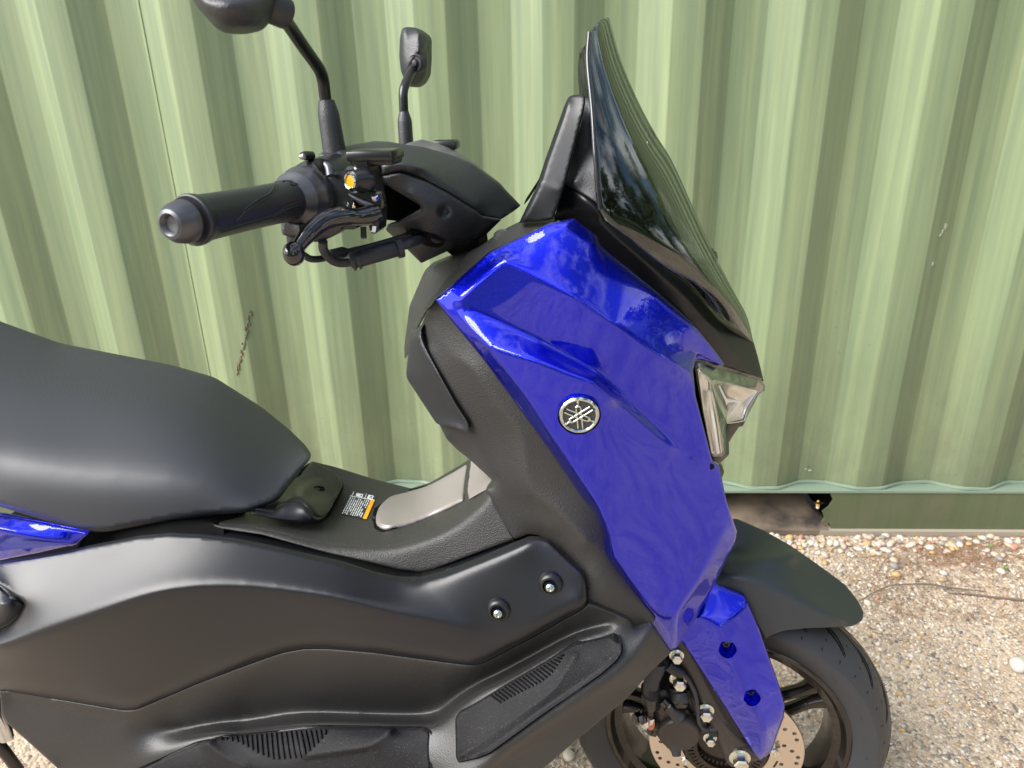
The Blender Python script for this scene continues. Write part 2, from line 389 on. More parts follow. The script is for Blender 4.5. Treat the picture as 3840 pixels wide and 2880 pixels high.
    for f in F_:
        for i in range(3): e = (f[i], f[(i + 1) % 3]); cnt[tuple(sorted(e))] = cnt.get(tuple(sorted(e)), 0) + 1
    bd = {e for e, c_ in cnt.items() if c_ == 1}; bv = {i for e in bd for i in e}
    ed = np.array(list(cnt.keys())); fixed = np.zeros(len(P), bool); fixed[list(bv)] = True
    eid = {tuple(e): i for i, e in enumerate(cnt.keys())}; ew = np.zeros(len(eid))
    for f in F_:
        for i in range(3):
            a_, b2_, c2_ = P[f[i]], P[f[(i + 1) % 3]], P[f[(i + 2) % 3]]; p_ = a_ - c2_; q_ = b2_ - c2_
            ew[eid[tuple(sorted((f[i], f[(i + 1) % 3])))]] += (p_ @ q_) / max(abs(p_[0] * q_[1] - p_[1] * q_[0]), 1e-3)
    ew = np.clip(ew, 1e-3, 12)
    deg = np.bincount(ed[:, 0], ew, len(P)) + np.bincount(ed[:, 1], ew, len(P)); deg[deg == 0] = 1
    pin = fixed.copy(); nL = sum(map(len, V[1 + len(HP):1 + len(HP) + len(seeds)]))
    if seeds:
        sp_ = np.concatenate(seeds)
        for q_ in sp_:
            pin[np.argmin((P[:, 0] - q_[0]) ** 2 + (P[:, 1] - q_[1]) ** 2)] = True
    if smooth:
        # membrane between the feature lines, then rounding of the creases themselves
        hb_ = [list(bv)]
        for _ in range(relax):
            s_ = np.bincount(ed[:, 0], ew * y[ed[:, 1]], len(P)) + np.bincount(ed[:, 1], ew * y[ed[:, 0]], len(P)); y = np.where(pin, y, .2 * y + .8 * s_ / deg)
        be = np.array(list(bd)); bdeg = np.bincount(be.ravel(), minlength=len(P)).astype(float); bdeg[bdeg == 0] = 1
        for _ in range(6):
            s_ = np.bincount(be[:, 0], y[be[:, 1]], len(P)) + np.bincount(be[:, 1], y[be[:, 0]], len(P)); y = np.where(fixed, .5 * y + .5 * s_ / bdeg, y)
    for _ in range(smooth):
        s_ = np.bincount(ed[:, 0], ew * y[ed[:, 1]], len(P)) + np.bincount(ed[:, 1], ew * y[ed[:, 0]], len(P)); ny = .45 * y + .55 * s_ / deg; y = np.where(fixed, y, ny)
    for (bu, bv_, br, bh) in bumps:
        d = np.hypot(P[:, 0] - bu, P[:, 1] - bv_); t = np.clip(1 - d / br, 0, 1); y = y + bh * (t * t * (3 - 2 * t))
    bvh = BVHTree.FromPolygons([(p_[0], p_[1], y_) for p_, y_ in zip(P, y)], F_)
    def surf(q, bvh=bvh, fb=F2):
        q = np.atleast_2d(np.asarray(q, float))[:, :2]; out_ = []
        for u_, v_ in q:
            h_ = bvh.ray_cast(Vector((u_, v_, 5000)), Vector((0, 0, -1)))
            out_.append(h_[0].z if h_[0] is not None else float(fb((u_, v_))[0]))
        return np.array(out_)
    FIELDS[key or name] = surf
    if roll:
        d = dist(P, B_); t = np.clip(1 - d / roll[0], 0, 1); y = y + roll[1] * t * t
    Wd = at(P[:, 0], P[:, 1], y); n0 = len(P); vs = list(Wd); bl = sorted(bv); mp1 = {}; mp2 = {}
    for i in bl: mp1[i] = len(vs); vs.append(Wd[i].copy())
    back = Wd.copy(); back[:, 1] = (np.maximum(Wd[:, 1] + .0005, ymax / 1000.) if ymax is not None else Wd[:, 1] + thick / 1000.)
    for i in bl: mp2[i] = len(vs); vs.append(back[i])
    nb = len(vs); vs += list(back)
    faces = []
    for f in F_:
        p0, p1, p2 = P[f[0]], P[f[1]], P[f[2]]; cr_ = (p1[0] - p0[0]) * (p2[1] - p0[1]) - (p1[1] - p0[1]) * (p2[0] - p0[0])
        f = tuple(f) if cr_ < 0 else tuple(f[::-1]); faces.append(f)
    nf = len(faces); dirs = {}
    for f in faces:
        for i in range(3): dirs[(f[i], f[(i + 1) % 3])] = 1
    faces += [tuple(nb + i for i in f[::-1]) for f in faces[:nf]]
    wall = []
    for (a, b_) in bd:
        if (a, b_) not in dirs: a, b_ = b_, a
        faces.append((mp1[b_], mp1[a], mp2[a], mp2[b_])); wall.append(len(faces) - 1)
    return mk(name, vs, faces, material, parent, flat=wall)
def on(key, u, v, off=0):
    y = float(FIELDS[key]((u, v))[0]) + off; return Vector(at(u, v, y))
def frame_on(key, u, v, off=0, h=6):
    """point, right, up and outward normal on a panel"""
    p = on(key, u, v, off); a = on(key, u + h, v, off) - on(key, u - h, v, off); b_ = on(key, u, v - h, off) - on(key, u, v + h, off)
    n_ = a.cross(b_).normalized()
    if n_.dot(Vector(CAM) - p) < 0: n_ = -n_
    a.normalize(); b_ = n_.cross(a) * (1 if n_.cross(a).dot(b_) > 0 else -1); return p, a, b_.normalized(), n_
def plate(name, o, axis, outer, holes, d, material, parent=None, ref=None, ax=None):
    """flat plate with real holes; outer and holes are 2-D point lists in metres"""
    a, b_, n_ = ax if ax else basis(axis, ref); o = Vector(o); V = list(map(tuple, outer)); E = [(i, (i + 1) % len(V)) for i in range(len(V))]
    for h in holes:
        k = len(V); V += list(map(tuple, h)); E += [(k + i, k + (i + 1) % len(h)) for i in range(len(h))]
    r = delaunay_2d_cdt([Vector(v) for v in V], E, [], 0, 1e-7); P = np.array([list(v) for v in r[0]]); F_ = [f for f in r[2] if len(f) == 3]
    cen = np.array([P[list(f)].mean(0) for f in F_]); k = inside(cen, np.array(outer))
    for h in holes: k &= ~inside(cen, np.array(h))
    F_ = [f for f, kk in zip(F_, k) if kk]; n0 = len(P); cnt = {}
    F2 = []
    for f in F_:
        p0, p1, p2 = P[f[0]], P[f[1]], P[f[2]]; c_ = (p1[0] - p0[0]) * (p2[1] - p0[1]) - (p1[1] - p0[1]) * (p2[0] - p0[0]); F2.append(tuple(f) if c_ > 0 else tuple(f[::-1]))
    for f in F2:
        for i in range(3): cnt[(f[i], f[(i + 1) % 3])] = 1
    vs = [o + a * p[0] + b_ * p[1] for p in P] + [o + a * p[0] + b_ * p[1] - n_ * d for p in P]
    fs = F2 + [tuple(n0 + i for i in f[::-1]) for f in F2] + [(b2, a2, n0 + a2, n0 + b2) for (a2, b2) in cnt if (b2, a2) not in cnt]
    return mk(name, vs, fs, material, parent, smooth=False)
def circ(cx_, cy_, r, k=16, sx=1): return [(cx_ + r * sx * math.cos(2 * math.pi * i / k), cy_ + r * math.sin(2 * math.pi * i / k)) for i in range(k)]
def hexbolt(name, p, r, parent, axis=(0, -1, 0), head=.55, length=1.0, washer=True, m=None):
    p = Vector(p); n_ = Vector(axis).normalized(); a, b_, _ = basis(n_); m = m or MT['zinc']; vs = []; fs = []
    def ring(rad, h, k, ph=0):
        s0 = len(vs)
        for i in range(k): t = 2 * math.pi * i / k + ph; vs.append(p + a * rad * math.cos(t) + b_ * rad * math.sin(t) + n_ * h)
        return s0
    K = 24
    if washer:
        rr = [ring(r, 0, K), ring(r, r * .16, K), ring(r * .8, r * .26, K), ring(head * r, r * .26, K)]
        for q in range(3):
            for i in range(K): fs.append((rr[q] + i, rr[q] + (i + 1) % K, rr[q + 1] + (i + 1) % K, rr[q + 1] + i))
        fs.append(tuple(rr[0] + i for i in range(K - 1, -1, -1))); fs.append(tuple(rr[3] + i for i in range(K)))
    h0 = r * .2 if washer else 0; R_ = [ring(head * r * 1.12, h0, 6), ring(head * r * 1.12, h0 + r * length * .85, 6), ring(head * r * .92, h0 + r * length, 6), ring(head * r * .35, h0 + r * length * .93, 6)]
    for q in range(3):
        for i in range(6): fs.append((R_[q] + i, R_[q] + (i + 1) % 6, R_[q + 1] + (i + 1) % 6, R_[q + 1] + i))
    fs.append(tuple(R_[3] + i for i in range(6)))
    return outw(mk(name, vs, fs, m, parent, smooth=False))

# ================================================================== THE CONTAINER
g1 = atz(1720, 1153.5, 0); g2 = atz(2212, 1156, 0)
CX = (g2 - g1).normalized(); CY = Vector((-CX.y, CX.x, 0)); CO = g1.copy()
def Cw(s, d, z): return CO + CX * s + CY * d + Vector((0, 0, z))
def onplane(u, v, d=0):
    """container coordinates (s, z) of the point seen at (u, v) on the plane d metres behind the rail front"""
    r = Vector(RM @ _ray(u, v)); o = Vector(CAM); t = ((CO + CY * d - o).dot(CY)) / r.dot(CY); p = o + r * t; return (p - CO).dot(CX), p.z
RZ = onplane(1900, 1060)[1]
c_ = empty('shipping_container', Cw(0, 0, 0), 'green corrugated steel shipping container behind the scooter', 'shipping container'); CONT = c_
c_.rotation_euler = (0, 0, math.atan2(CX.y, CX.x))
bpy.context.view_layer.update()
def cm(name, vs, fs, material, parent=CONT, smooth=False, **k):
    """mesh given in container coordinates"""
    return mk(name, vs, fs, material, parent, smooth, **k)
def paint(name, c1, c2, dirt=(.12, .13, .085), streak=True):
    m = bpy.data.materials.new(name); m.use_nodes = True; n = m.node_tree; b = n.nodes['Principled BSDF']; lk = n.links.new
    b.inputs['Roughness'].default_value = .55
    c = n.nodes.new('ShaderNodeTexCoord')
    def noise(sc, det, map_=None, rough=.6):
        t = n.nodes.new('ShaderNodeTexNoise'); t.inputs['Scale'].default_value = sc; t.inputs['Detail'].default_value = det; t.inputs['Roughness'].default_value = rough
        if map_:
            q = n.nodes.new('ShaderNodeMapping'); q.inputs['Scale'].default_value = map_; lk(c.outputs['Object'], q.inputs[0]); lk(q.outputs[0], t.inputs['Vector'])
        else: lk(c.outputs['Object'], t.inputs['Vector'])
        return t.outputs['Fac']
    def ramp(src, p0, p1, c0=(0, 0, 0, 1), c1_=(1, 1, 1, 1)):
        r = n.nodes.new('ShaderNodeValToRGB'); r.color_ramp.elements[0].position = p0; r.color_ramp.elements[1].position = p1
        r.color_ramp.elements[0].color = c0; r.color_ramp.elements[1].color = c1_; lk(src, r.inputs[0]); return r.outputs[0]
    def mixc(f, a, b_, mode='MIX', fv=1.0):
        x = n.nodes.new('ShaderNodeMixRGB'); x.blend_type = mode
        if hasattr(f, 'links'): lk(f, x.inputs[0])
        else: x.inputs[0].default_value = f
        for s_, i in ((a, 1), (b_, 2)):
            if hasattr(s_, 'links'): lk(s_, x.inputs[i])
            else: x.inputs[i].default_value = (*s_, 1)
        return x.outputs[0]
    st1 = ramp(noise(34, 7, (1, 1, .03), .65), .34, .70)
    st2 = ramp(noise(55, 6, (1, 1, .025), .6), .48, .74)
    st3 = ramp(noise(80, 3, (1, 1, .03), .6), .50, .78)
    col = mixc(st1, c1, c2)
    dk = n.nodes.new('ShaderNodeMath'); dk.operation = 'MULTIPLY'; dk.inputs[1].default_value = .42; lk(st2, dk.inputs[0])
    col = mixc(dk.outputs[0], col, tuple(x * .62 for x in c1))
    dk = n.nodes.new('ShaderNodeMath'); dk.operation = 'MULTIPLY'; dk.inputs[1].default_value = .30; lk(st3, dk.inputs[0])
    col = mixc(dk.outputs[0], col, tuple(min(1, x * 1.25) for x in c2))
    # splash dirt, heavier near the ground
    sx = n.nodes.new('ShaderNodeSeparateXYZ'); lk(c.outputs['Object'], sx.inputs[0])
    mr = n.nodes.new('ShaderNodeMapRange'); mr.inputs['From Min'].default_value = .62; mr.inputs['From Max'].default_value = .12; mr.inputs['To Min'].default_value = .0; mr.inputs['To Max'].default_value = .85; lk(sx.outputs['Z'], mr.inputs['Value'])
    blot = ramp(noise(9, 8, (1, 1, .6), .7), .30, .72); mu = n.nodes.new('ShaderNodeMath'); mu.operation = 'MULTIPLY'; lk(mr.outputs[0], mu.inputs[0]); lk(blot, mu.inputs[1])
    col = mixc(mu.outputs[0], col, dirt)
    sp = ramp(noise(95, 3, None, .5), .70, .76); mu2 = n.nodes.new('ShaderNodeMath'); mu2.operation = 'MULTIPLY'; mu2.inputs[1].default_value = .6; lk(sp, mu2.inputs[0])
    mu3 = n.nodes.new('ShaderNodeMath'); mu3.operation = 'MULTIPLY'; lk(mu2.outputs[0], mu3.inputs[0]); mr2 = n.nodes.new('ShaderNodeMapRange'); mr2.inputs['From Min'].default_value = 1.0; mr2.inputs['From Max'].default_value = .2; lk(sx.outputs['Z'], mr2.inputs['Value']); lk(mr2.outputs[0], mu3.inputs[1])
    col = mixc(mu3.outputs[0], col, (.05, .055, .035))
    lk(col, b.inputs['Base Color'])
    bp = n.nodes.new('ShaderNodeBump'); bp.inputs['Strength'].default_value = .25; bp.inputs['Distance'].default_value = .004; lk(noise(6, 3, (1, 1, .5)), bp.inputs['Height']); lk(bp.outputs[0], b.inputs['Normal'])
    return m
GREEN = paint('weathered_green_paint', (.160, .212, .116), (.242, .290, .152))
RAILG = paint('green_rail_paint', (.075, .108, .044), (.10, .13, .06), dirt=(.13, .13, .08))
PALE = mat('pale_green_sealant', (.19, .25, .185), .5, bump=.3, bscale=120)
TAN = mat('dusty_rust_plate', (.22, .165, .115), .75, bump=.4, bscale=90); RUST = mat('rust', (.17, .10, .06), .8, bump=.6, bscale=400)
_n = TAN.node_tree; _b = _n.nodes['Principled BSDF']; _c = _n.nodes.new('ShaderNodeTexCoord'); _t = _n.nodes.new('ShaderNodeTexNoise'); _t.inputs['Scale'].default_value = 6; _t.inputs['Detail'].default_value = 9
_r = _n.nodes.new('ShaderNodeValToRGB'); _r.color_ramp.elements[0].color = (.045, .036, .03, 1); _r.color_ramp.elements[1].color = (.30, .23, .16, 1); _r.color_ramp.elements[0].position = .38; _r.color_ramp.elements[1].position = .58
_n.links.new(_c.outputs['Object'], _t.inputs['Vector']); _n.links.new(_t.outputs['Fac'], _r.inputs[0]); _n.links.new(_r.outputs[0], _b.inputs['Base Color'])
PITCH, DEPTH, SETB = .2795, .036, .010
s_mid = onplane(1752, 1040, SETB + DEPTH)[0]           # centre of a recessed flat
def wave(s):
    t = ((s - s_mid) / PITCH) % 1.0
    if t > .5: t = 1 - t
    a, b_ = .132, .375                                # half the recessed flat, start of the proud flat
    return SETB + (DEPTH if t < a else 0 if t > b_ else DEPTH * (b_ - t) / (b_ - a))
ss = []
k0 = math.floor((-3.2 - s_mid) / PITCH)
for k in range(k0, k0 + 25):
    for q in (-.375, -.132, .132, .375):
        for e in (-.008, 0, .008): ss.append(s_mid + (k + q + e) * PITCH)
ss = sorted(ss); vs = []; fs = []
zs = [RZ + .001, .3, .6, .9, 1.2, 1.6, 2.0, 2.45]
def wsm(s): return (wave(s - .0015) + wave(s) + wave(s + .0015)) / 3
for z in zs:
    for s in ss: vs.append((s, wsm(s), z))
for i in range(len(zs) - 1):
    for j in range(len(ss) - 1): a = i * len(ss) + j; fs.append((a, a + 1, a + len(ss) + 1, a + len(ss)))
n0 = len(vs); vs += [(v[0], v[1] + .0022, v[2]) for v in vs]; fs += [tuple(n0 + i for i in f[::-1]) for f in fs]
cm('side_wall', vs, fs, GREEN, smooth=True)
bx = lambda nme, s0, s1, d0, d1, z0, z1, mt, par=CONT: cm(nme, [(s, d, z) for s in (s0, s1) for d in (d0, d1) for z in (z0, z1)], [(0, 1, 3, 2), (4, 6, 7, 5), (0, 4, 5, 1), (2, 3, 7, 6), (0, 2, 6, 4), (1, 5, 7, 3)], mt, par)
bx('rail_flange', -3.3, 3.6, -.003, .075, RZ - .006, RZ, PALE)
bx('top_rail', -3.3, 3.6, 0, .075, 2.45, 2.59, RAILG)
# weld and sealant bead along the foot of the wall
pts = []; s = -3.1
while s < 3.4:
    pts.append(Vector((s, wsm(s) - .004 + .0012 * math.sin(s * 37), RZ + .003 + .001 * math.sin(s * 61)))); s += .014
o = tube('sealant_bead', pts, .0048, PALE, CONT, 6, smooth=False)
# rail with a forklift pocket, whose plate has rusted through on the right
pr = onplane(1800, 1100)[0]; pl_ = pr - .38
jag = [(pr - .015, RZ - .008), (pr - .004, RZ - .03), (pr - .012, RZ - .05), (pr - .028, RZ - .066), (pr - .020, RZ - .085), (pr - .024, RZ - .10), (pr - .004, .035), (pr + .002, .018)]
out = jag + [(3.5, .018), (3.5, RZ - .0065), (pr + .02, RZ - .0065)]
ident = (Vector((1, 0, 0)), Vector((0, 0, 1)), Vector((0, -1, 0)))
plate('bottom_rail', (0, 0, 0), None, [(a, b_) for a, b_ in out], [], .005, RAILG, CONT, ax=ident)
plate('bottom_rail', (0, 0, 0), None, [(-3.3, .018), (pl_, .018), (pl_, RZ - .0065), (-3.3, RZ - .0065)], [], .005, RAILG, CONT, ax=ident)
DUST = mat('dusty_lip', (.34, .29, .22), .8, bump=.4, bscale=160)
bx('rail_lip', pr - .03, 3.5, -.012, .03, .002, .0178, DUST); bx('rail_lip', -3.3, pl_, -.012, .03, .002, .0178, DUST)
cm('pocket_floor', [(pl_, -.010, .004), (pr - .004, -.010, .004), (pr - .004, -.010, .018), (pl_, -.010, .018), (pl_, .30, RZ - .035), (pr - .10, .30, RZ - .035), (pr - .10, .30, RZ - .04), (pl_, .30, RZ - .04)],
   [(0, 1, 2, 3), (3, 2, 5, 4), (0, 4, 7)[:3], (2, 1, 5)], TAN)
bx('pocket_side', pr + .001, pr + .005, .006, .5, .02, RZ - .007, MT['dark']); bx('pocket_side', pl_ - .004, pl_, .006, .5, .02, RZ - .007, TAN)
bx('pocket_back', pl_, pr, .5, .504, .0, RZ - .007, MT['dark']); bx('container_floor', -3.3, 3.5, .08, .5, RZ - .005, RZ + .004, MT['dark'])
# vertical seam weld on the left, rust blister, pale chips
a = onplane(328, 230, SETB)[0]; s_seam = a
vs = []; o = tube('seam_weld', [Vector((s_seam, wsm(s_seam) - .0006, z)) for z in (RZ + .01, .8, 1.6, 2.4)], .0018, GREEN, CONT, 6, smooth=False)
STN = mat('dark_stain', (.13, .15, .08), .7)
def flake(u, v, ru, rv, mt, name, jit=.45, n_=11):
    s0, z0 = onplane(u, v, SETB + DEPTH * .5); d = wave(s0); s0, z0 = onplane(u, v, d); m1 = 1.25e-3; poly = []
    for k in range(n_):
        t = 2 * math.pi * k / n_; q = 1 - jit * rnd.random(); poly.append((s0 + ru * m1 * q * math.cos(t), z0 + rv * m1 * q * math.sin(t)))
    vs = [(p[0], wsm(p[0]) - .0012 - .0005 * rnd.random(), p[1]) for p in poly]; vs.append((s0, wsm(s0) - .0028, z0)); k = len(poly)
    vs += [(v_[0], v_[1] + .004, v_[2]) for v_ in vs[:k]]
    cm(name, vs, [(i, (i + 1) % k, k) for i in range(k)] + [(i, k + 1 + i, k + 1 + (i + 1) % k, (i + 1) % k) for i in range(k)], mt)
for k in range(34):
    q = (k / 33.0) ** .9; flake(541 - 29 * q + rnd.uniform(-4, 4) * (1 - .5 * q), 676 + 132 * q + rnd.uniform(-3, 3), rnd.uniform(1.6, 4.2) * (1 - .4 * q), rnd.uniform(3, 7), RUST if rnd.random() < .2 + .5 * q else STN, 'rust_blister')
CHIP = mat('chipped_paint', (.36, .41, .31), .6)
for (u, v, ru, rv) in ((2043, 489, 5, 9), (2036, 500, 4, 8), (2031, 508, 4, 4), (2014, 570, 3, 5), (1749, 1016, 6, 3.5), (1740, 1013, 3, 2)): flake(u, v, ru, rv, CHIP, 'paint_chip', .6)

# ================================================================== THE GROUND
def groundmat(name, base, dark, light):
    m = bpy.data.materials.new(name); m.use_nodes = True; n = m.node_tree; b = n.nodes['Principled BSDF']; lk = n.links.new; b.inputs['Roughness'].default_value = .85
    c = n.nodes.new('ShaderNodeTexCoord'); v1 = n.nodes.new('ShaderNodeTexVoronoi'); v1.inputs['Scale'].default_value = 150; v2 = n.nodes.new('ShaderNodeTexNoise'); v2.inputs['Scale'].default_value = 5; v2.inputs['Detail'].default_value = 8
    lk(c.outputs['Object'], v1.inputs['Vector']); lk(c.outputs['Object'], v2.inputs['Vector'])
    sp = n.nodes.new('ShaderNodeSeparateColor'); lk(v1.outputs['Color'], sp.inputs[0]); r = n.nodes.new('ShaderNodeValToRGB'); e = r.color_ramp.elements
    e[0].position = 0; e[0].color = (*dark, 1); e[1].position = .25; e[1].color = (*base, 1); x = e.new(.8); x.color = tuple(q * 1.15 for q in base) + (1,); x = e.new(.97); x.color = (*light, 1); lk(sp.outputs[0], r.inputs[0])
    mx_ = n.nodes.new('ShaderNodeMixRGB'); mx_.blend_type = 'MULTIPLY'; mx_.inputs[0].default_value = 1
    r2 = n.nodes.new('ShaderNodeValToRGB'); r2.color_ramp.elements[0].color = (.72, .66, .60, 1); r2.color_ramp.elements[1].color = (1.1, 1.08, 1.05, 1); r2.color_ramp.elements[0].position = .35; r2.color_ramp.elements[1].position = .6
    lk(v2.outputs['Fac'], r2.inputs[0]); lk(r.outputs[0], mx_.inputs[1]); lk(r2.outputs[0], mx_.inputs[2]); lk(mx_.outputs[0], b.inputs['Base Color'])
    bp = n.nodes.new('ShaderNodeBump'); bp.inputs['Strength'].default_value = .8; bp.inputs['Distance'].default_value = .003; bp.invert = True; lk(v1.outputs['Distance'], bp.inputs['Height']); lk(bp.outputs[0], b.inputs['Normal'])
    return m
GM = groundmat('exposed_aggregate_concrete', (.43, .345, .26), (.15, .135, .13), (.60, .54, .46))
o = mk('ground', [(-150, -150, 0), (150, -150, 0), (150, 150, 0), (-150, 150, 0)], [(0, 1, 2, 3)], GM, smooth=False); tag(o, kind='structure')
LM = mat('grass_green', (.045, .075, .018), .9, bump=1, bscale=60)
o = mk('unseen_lawn', [(-60, -60, .004), (60, -60, .004), (60, -3.6, .004), (3, -3.1, .004), (-2, -3.3, .004), (-60, -3.8, .004)], [(0, 1, 2, 3, 4, 5)], LM, smooth=False); tag(o, kind='structure')  # unseen dark ground, added to darken the reflections in the bodywork
SM = [mat('stone_sand', (.47, .38, .285), .6), mat('stone_cream', (.60, .52, .42), .5), mat('stone_white', (.56, .52, .46), .5), mat('stone_grey', (.26, .24, .215), .6),
      mat('stone_ochre', (.50, .33, .15), .55), mat('stone_pink', (.48, .35, .28), .6), mat('stone_rust', (.42, .22, .14), .6), mat('soil_brown', (.20, .13, .085), .8)]
def ico(sub):
    bm = bmesh.new(); bmesh.ops.create_icosphere(bm, subdivisions=sub, radius=1); bm.verts.ensure_lookup_table()
    v = np.array([x.co[:] for x in bm.verts]); f = [tuple(x.index for x in q.verts) for q in bm.faces]; bm.free(); return v, f
rs = np.random.RandomState(5)
def rot3(): 
    a, b_, c2 = rs.uniform(0, 6.28, 3); ca, sa, cb, sb_ = math.cos(a), math.sin(a), math.cos(b_ * .12), math.sin(b_ * .12)
    return np.array([[ca, -sa, 0], [sa, ca, 0], [0, 0, 1]]) @ np.array([[1, 0, 0], [0, cb, -sb_], [0, sb_, cb]])
iv, if_ = ico(1); V_ = []; F_ = []; MI = []
P3 = [.42, .27, .09, .12, .06, .03, .01]
def shown(p):
    u, v = proj(p); return -30 < u < 2240 and 900 < v < 1700
nst = 0
for _ in range(60000):
    x = rs.uniform(-.75, 1.35); yq = rs.uniform(-.35, 1.1)
    if (Vector((x, yq, 0)) - CO).dot(CY) > -.004: continue
    if not shown((x, yq, 0)): continue
    if nst > 27000: break
    r = rs.gamma(3, .0006) + .0010; r = min(r, .0065); q = (iv * (1 + rs.uniform(-.18, .18, iv.shape))) * [r * rs.uniform(.8, 1.5), r, r * .5] @ rot3().T + [x, yq, r * .10]
    k = len(V_); V_.extend(q.tolist()); F_ += [(a + k, b_ + k, c2 + k) for a, b_, c2 in if_]; MI += [int(rs.choice(7, p=P3))] * 20; nst += 1
o = mk('gravel', V_, F_, None, mats=SM, midx=MI); tag(o, 'fine pale stones standing out of the aggregate concrete', 'gravel', kind='stuff')
# loose pebbles swept against the rail, each one a thing
iv2, if2 = ico(2); PEB = []
for k in range(14):
    q = iv2 * (1 + .10 * np.sin(iv2[:, [1, 2, 0]] * rs.uniform(1, 3) + rs.uniform(0, 6, 3))) * [1, rs.uniform(.65, .85), rs.uniform(.5, .7)]
    me = bpy.data.meshes.new('pebble'); me.from_pydata(q.tolist(), [], if2); me.polygons.foreach_set('use_smooth', [True] * len(me.polygons)); PEB.append(q)
MESHC = {}
def pebble(loc, r, mi, label, group=None, shp=None, rz=None):
    shp = int(rs.randint(14)) if shp is None else shp
    if (shp, mi) not in MESHC:
        me = bpy.data.meshes.new('pebble'); me.from_pydata(PEB[shp].tolist(), [], if2); me.polygons.foreach_set('use_smooth', [True] * len(me.polygons)); me.materials.append(SM[mi]); MESHC[(shp, mi)] = me
    o = link('pebble', MESHC[(shp, mi)]); o.location = (loc[0], loc[1], r * .42); o.scale = (r, r, r); o.rotation_euler = (rs.uniform(-.2, .2), rs.uniform(-.2, .2), rs.uniform(0, 6.28) if rz is None else rz)
    return tag(o, label, 'pebble', group)
spec = [(1751, 1172, .0125, 0, 'sand coloured round pebble lying left of the cream one by the rail foot'), (1763, 1177, .011, 1, 'cream oval pebble just right of its sand coloured neighbour by the rail'),
        (1802, 1166, .011, 1, 'plump yellowish cream pebble alone right of the forklift pocket'), (1827, 1167, .008, 6, 'small rust red pebble below the green rail'), (1667, 1155, .010, 1, 'tall cream pebble at the left end of the rail, over the mudguard'),
        (1936, 1243, .013, 4, 'large ochre orange pebble lying alone above the dry twig'), (2034, 1253, .008, 4, 'small ochre pebble right beside the kinked twig'), (2064, 1186, .010, 4, 'flat ochre pebble at the edge of the brown litter'),
        (2200, 1440, .022, 2, 'big white stone at the right edge of the picture'), (1896, 1289, .007, 6, 'small red pebble just under the thin twig'), (1988, 1182, .008, 6, 'orange red pebble among needles near the rail'),
        (1223, 1615, .012, 1, 'cream pebble in the middle of the three below the running board'), (1228, 1632, .014, 1, 'largest cream pebble, lowest of the three below the running board'), (1229, 1601, .011, 2, 'white pebble, topmost of the three below the running board'),
        (1874, 1303, .010, 1, 'long bone coloured stone right of the mudguard tip'), (1706, 1172, .012, 2, 'dull white pebble beside the upper edge of the mudguard'), (1919, 1191, .010, 2, 'white round pebble in the row by the rail'), (1870, 1160, .012, 5, 'pinkish pebble touching the rail lip')]
for u, v, r, mi, lb in spec:
    p = atz(u, v, .004); pebble(p, r, mi, lb)
NP = 0
for _ in range(4000):
    s = rs.uniform(-.95, .62); d = -rs.gamma(1.6, .030) - .014; p = Cw(s, d, 0)
    if d < -.30 or not shown(p): continue
    u, v = proj(p)
    if u > 560 and u < 1600 and v < 1500 and not (1480 < u < 1600): continue
    if u < 1560: continue
    ci = int(rs.choice(7, p=[.26, .30, .12, .10, .09, .09, .04])); pr3 = min(.0125, rs.gamma(4, .0014) + .0028)
    zone = 'near the forklift pocket' if u < 1800 else 'below the green rail' if u < 2000 else 'towards the right edge'
    near = 'touching the rail lip' if d > -.035 else 'just off the rail' if d > -.075 else 'strayed onto the concrete'
    pebble(p, pr3, ci, ('tiny ' if pr3 < .0065 else 'small ' if pr3 < .0095 else 'fat ') + ('sand coloured', 'cream', 'white', 'grey', 'ochre', 'pinkish', 'rust red')[ci] + ' pebble ' + near + ' ' + zone, 'loose pebbles along the foot of the container'); NP += 1
    if NP > 265: break
# brown litter: pine needles and crumbs
V_ = []; F_ = []
for _ in range(1500):
    if rs.rand() < .6: u = 2075 + rs.normal() * 90; v = 1195 + rs.normal() * 22
    else: u = rs.uniform(1880, 2212); v = rs.uniform(1160, 1340)
    if v < 1156: continue
    p = atz(u, v, .006); t = rs.uniform(0, 3.14); Lh = rs.uniform(.004, .028); w_ = .0005; d = Vector((math.cos(t), math.sin(t), rs.uniform(-.05, .1))) * Lh / 2; q = Vector((-math.sin(t), math.cos(t), 0)) * w_; e = Vector((0, 0, .0007)); k = len(V_)
    V_ += [p - d - q, p - d + q, p + d + q, p + d - q, p + e * 2]; F_ += [(k, k + 3, k + 4), (k + 3, k + 2, k + 4), (k + 2, k + 1, k + 4), (k + 1, k, k + 4), (k, k + 1, k + 2, k + 3)]
o = mk('leaf_litter', V_, F_, mat('dry_needles', (.24, .13, .07), .8), smooth=False); tag(o, 'brown dry needles and crumbs scattered near the rail', 'leaf litter', kind='stuff')
TWIG = mat('twig_bark', (.17, .125, .10), .8, bump=.6, bscale=300)
o = tube('twig', [atz(u, v, z) for u, v, z in ((1856, 1300, .006), (1880, 1284, .012), (1920, 1266, .018), (1960, 1262, .020), (2010, 1262, .016), (2044, 1268, .012), (2132, 1278, .006))], [.001, .0012, .0015, .0018, .0024, .0022, .001], TWIG, None, 8); tag(o, 'thin bent twig arching over the gravel towards the mudguard', 'twig')
o = tube('twig', [atz(u, v, z) for u, v, z in ((2048, 1281, .005), (2100, 1284, .006), (2150, 1290, .006), (2240, 1299, .006))], [.0012, .0022, .0026, .003], TWIG, None, 8); tag(o, 'thicker straight twig running off the right edge', 'twig')
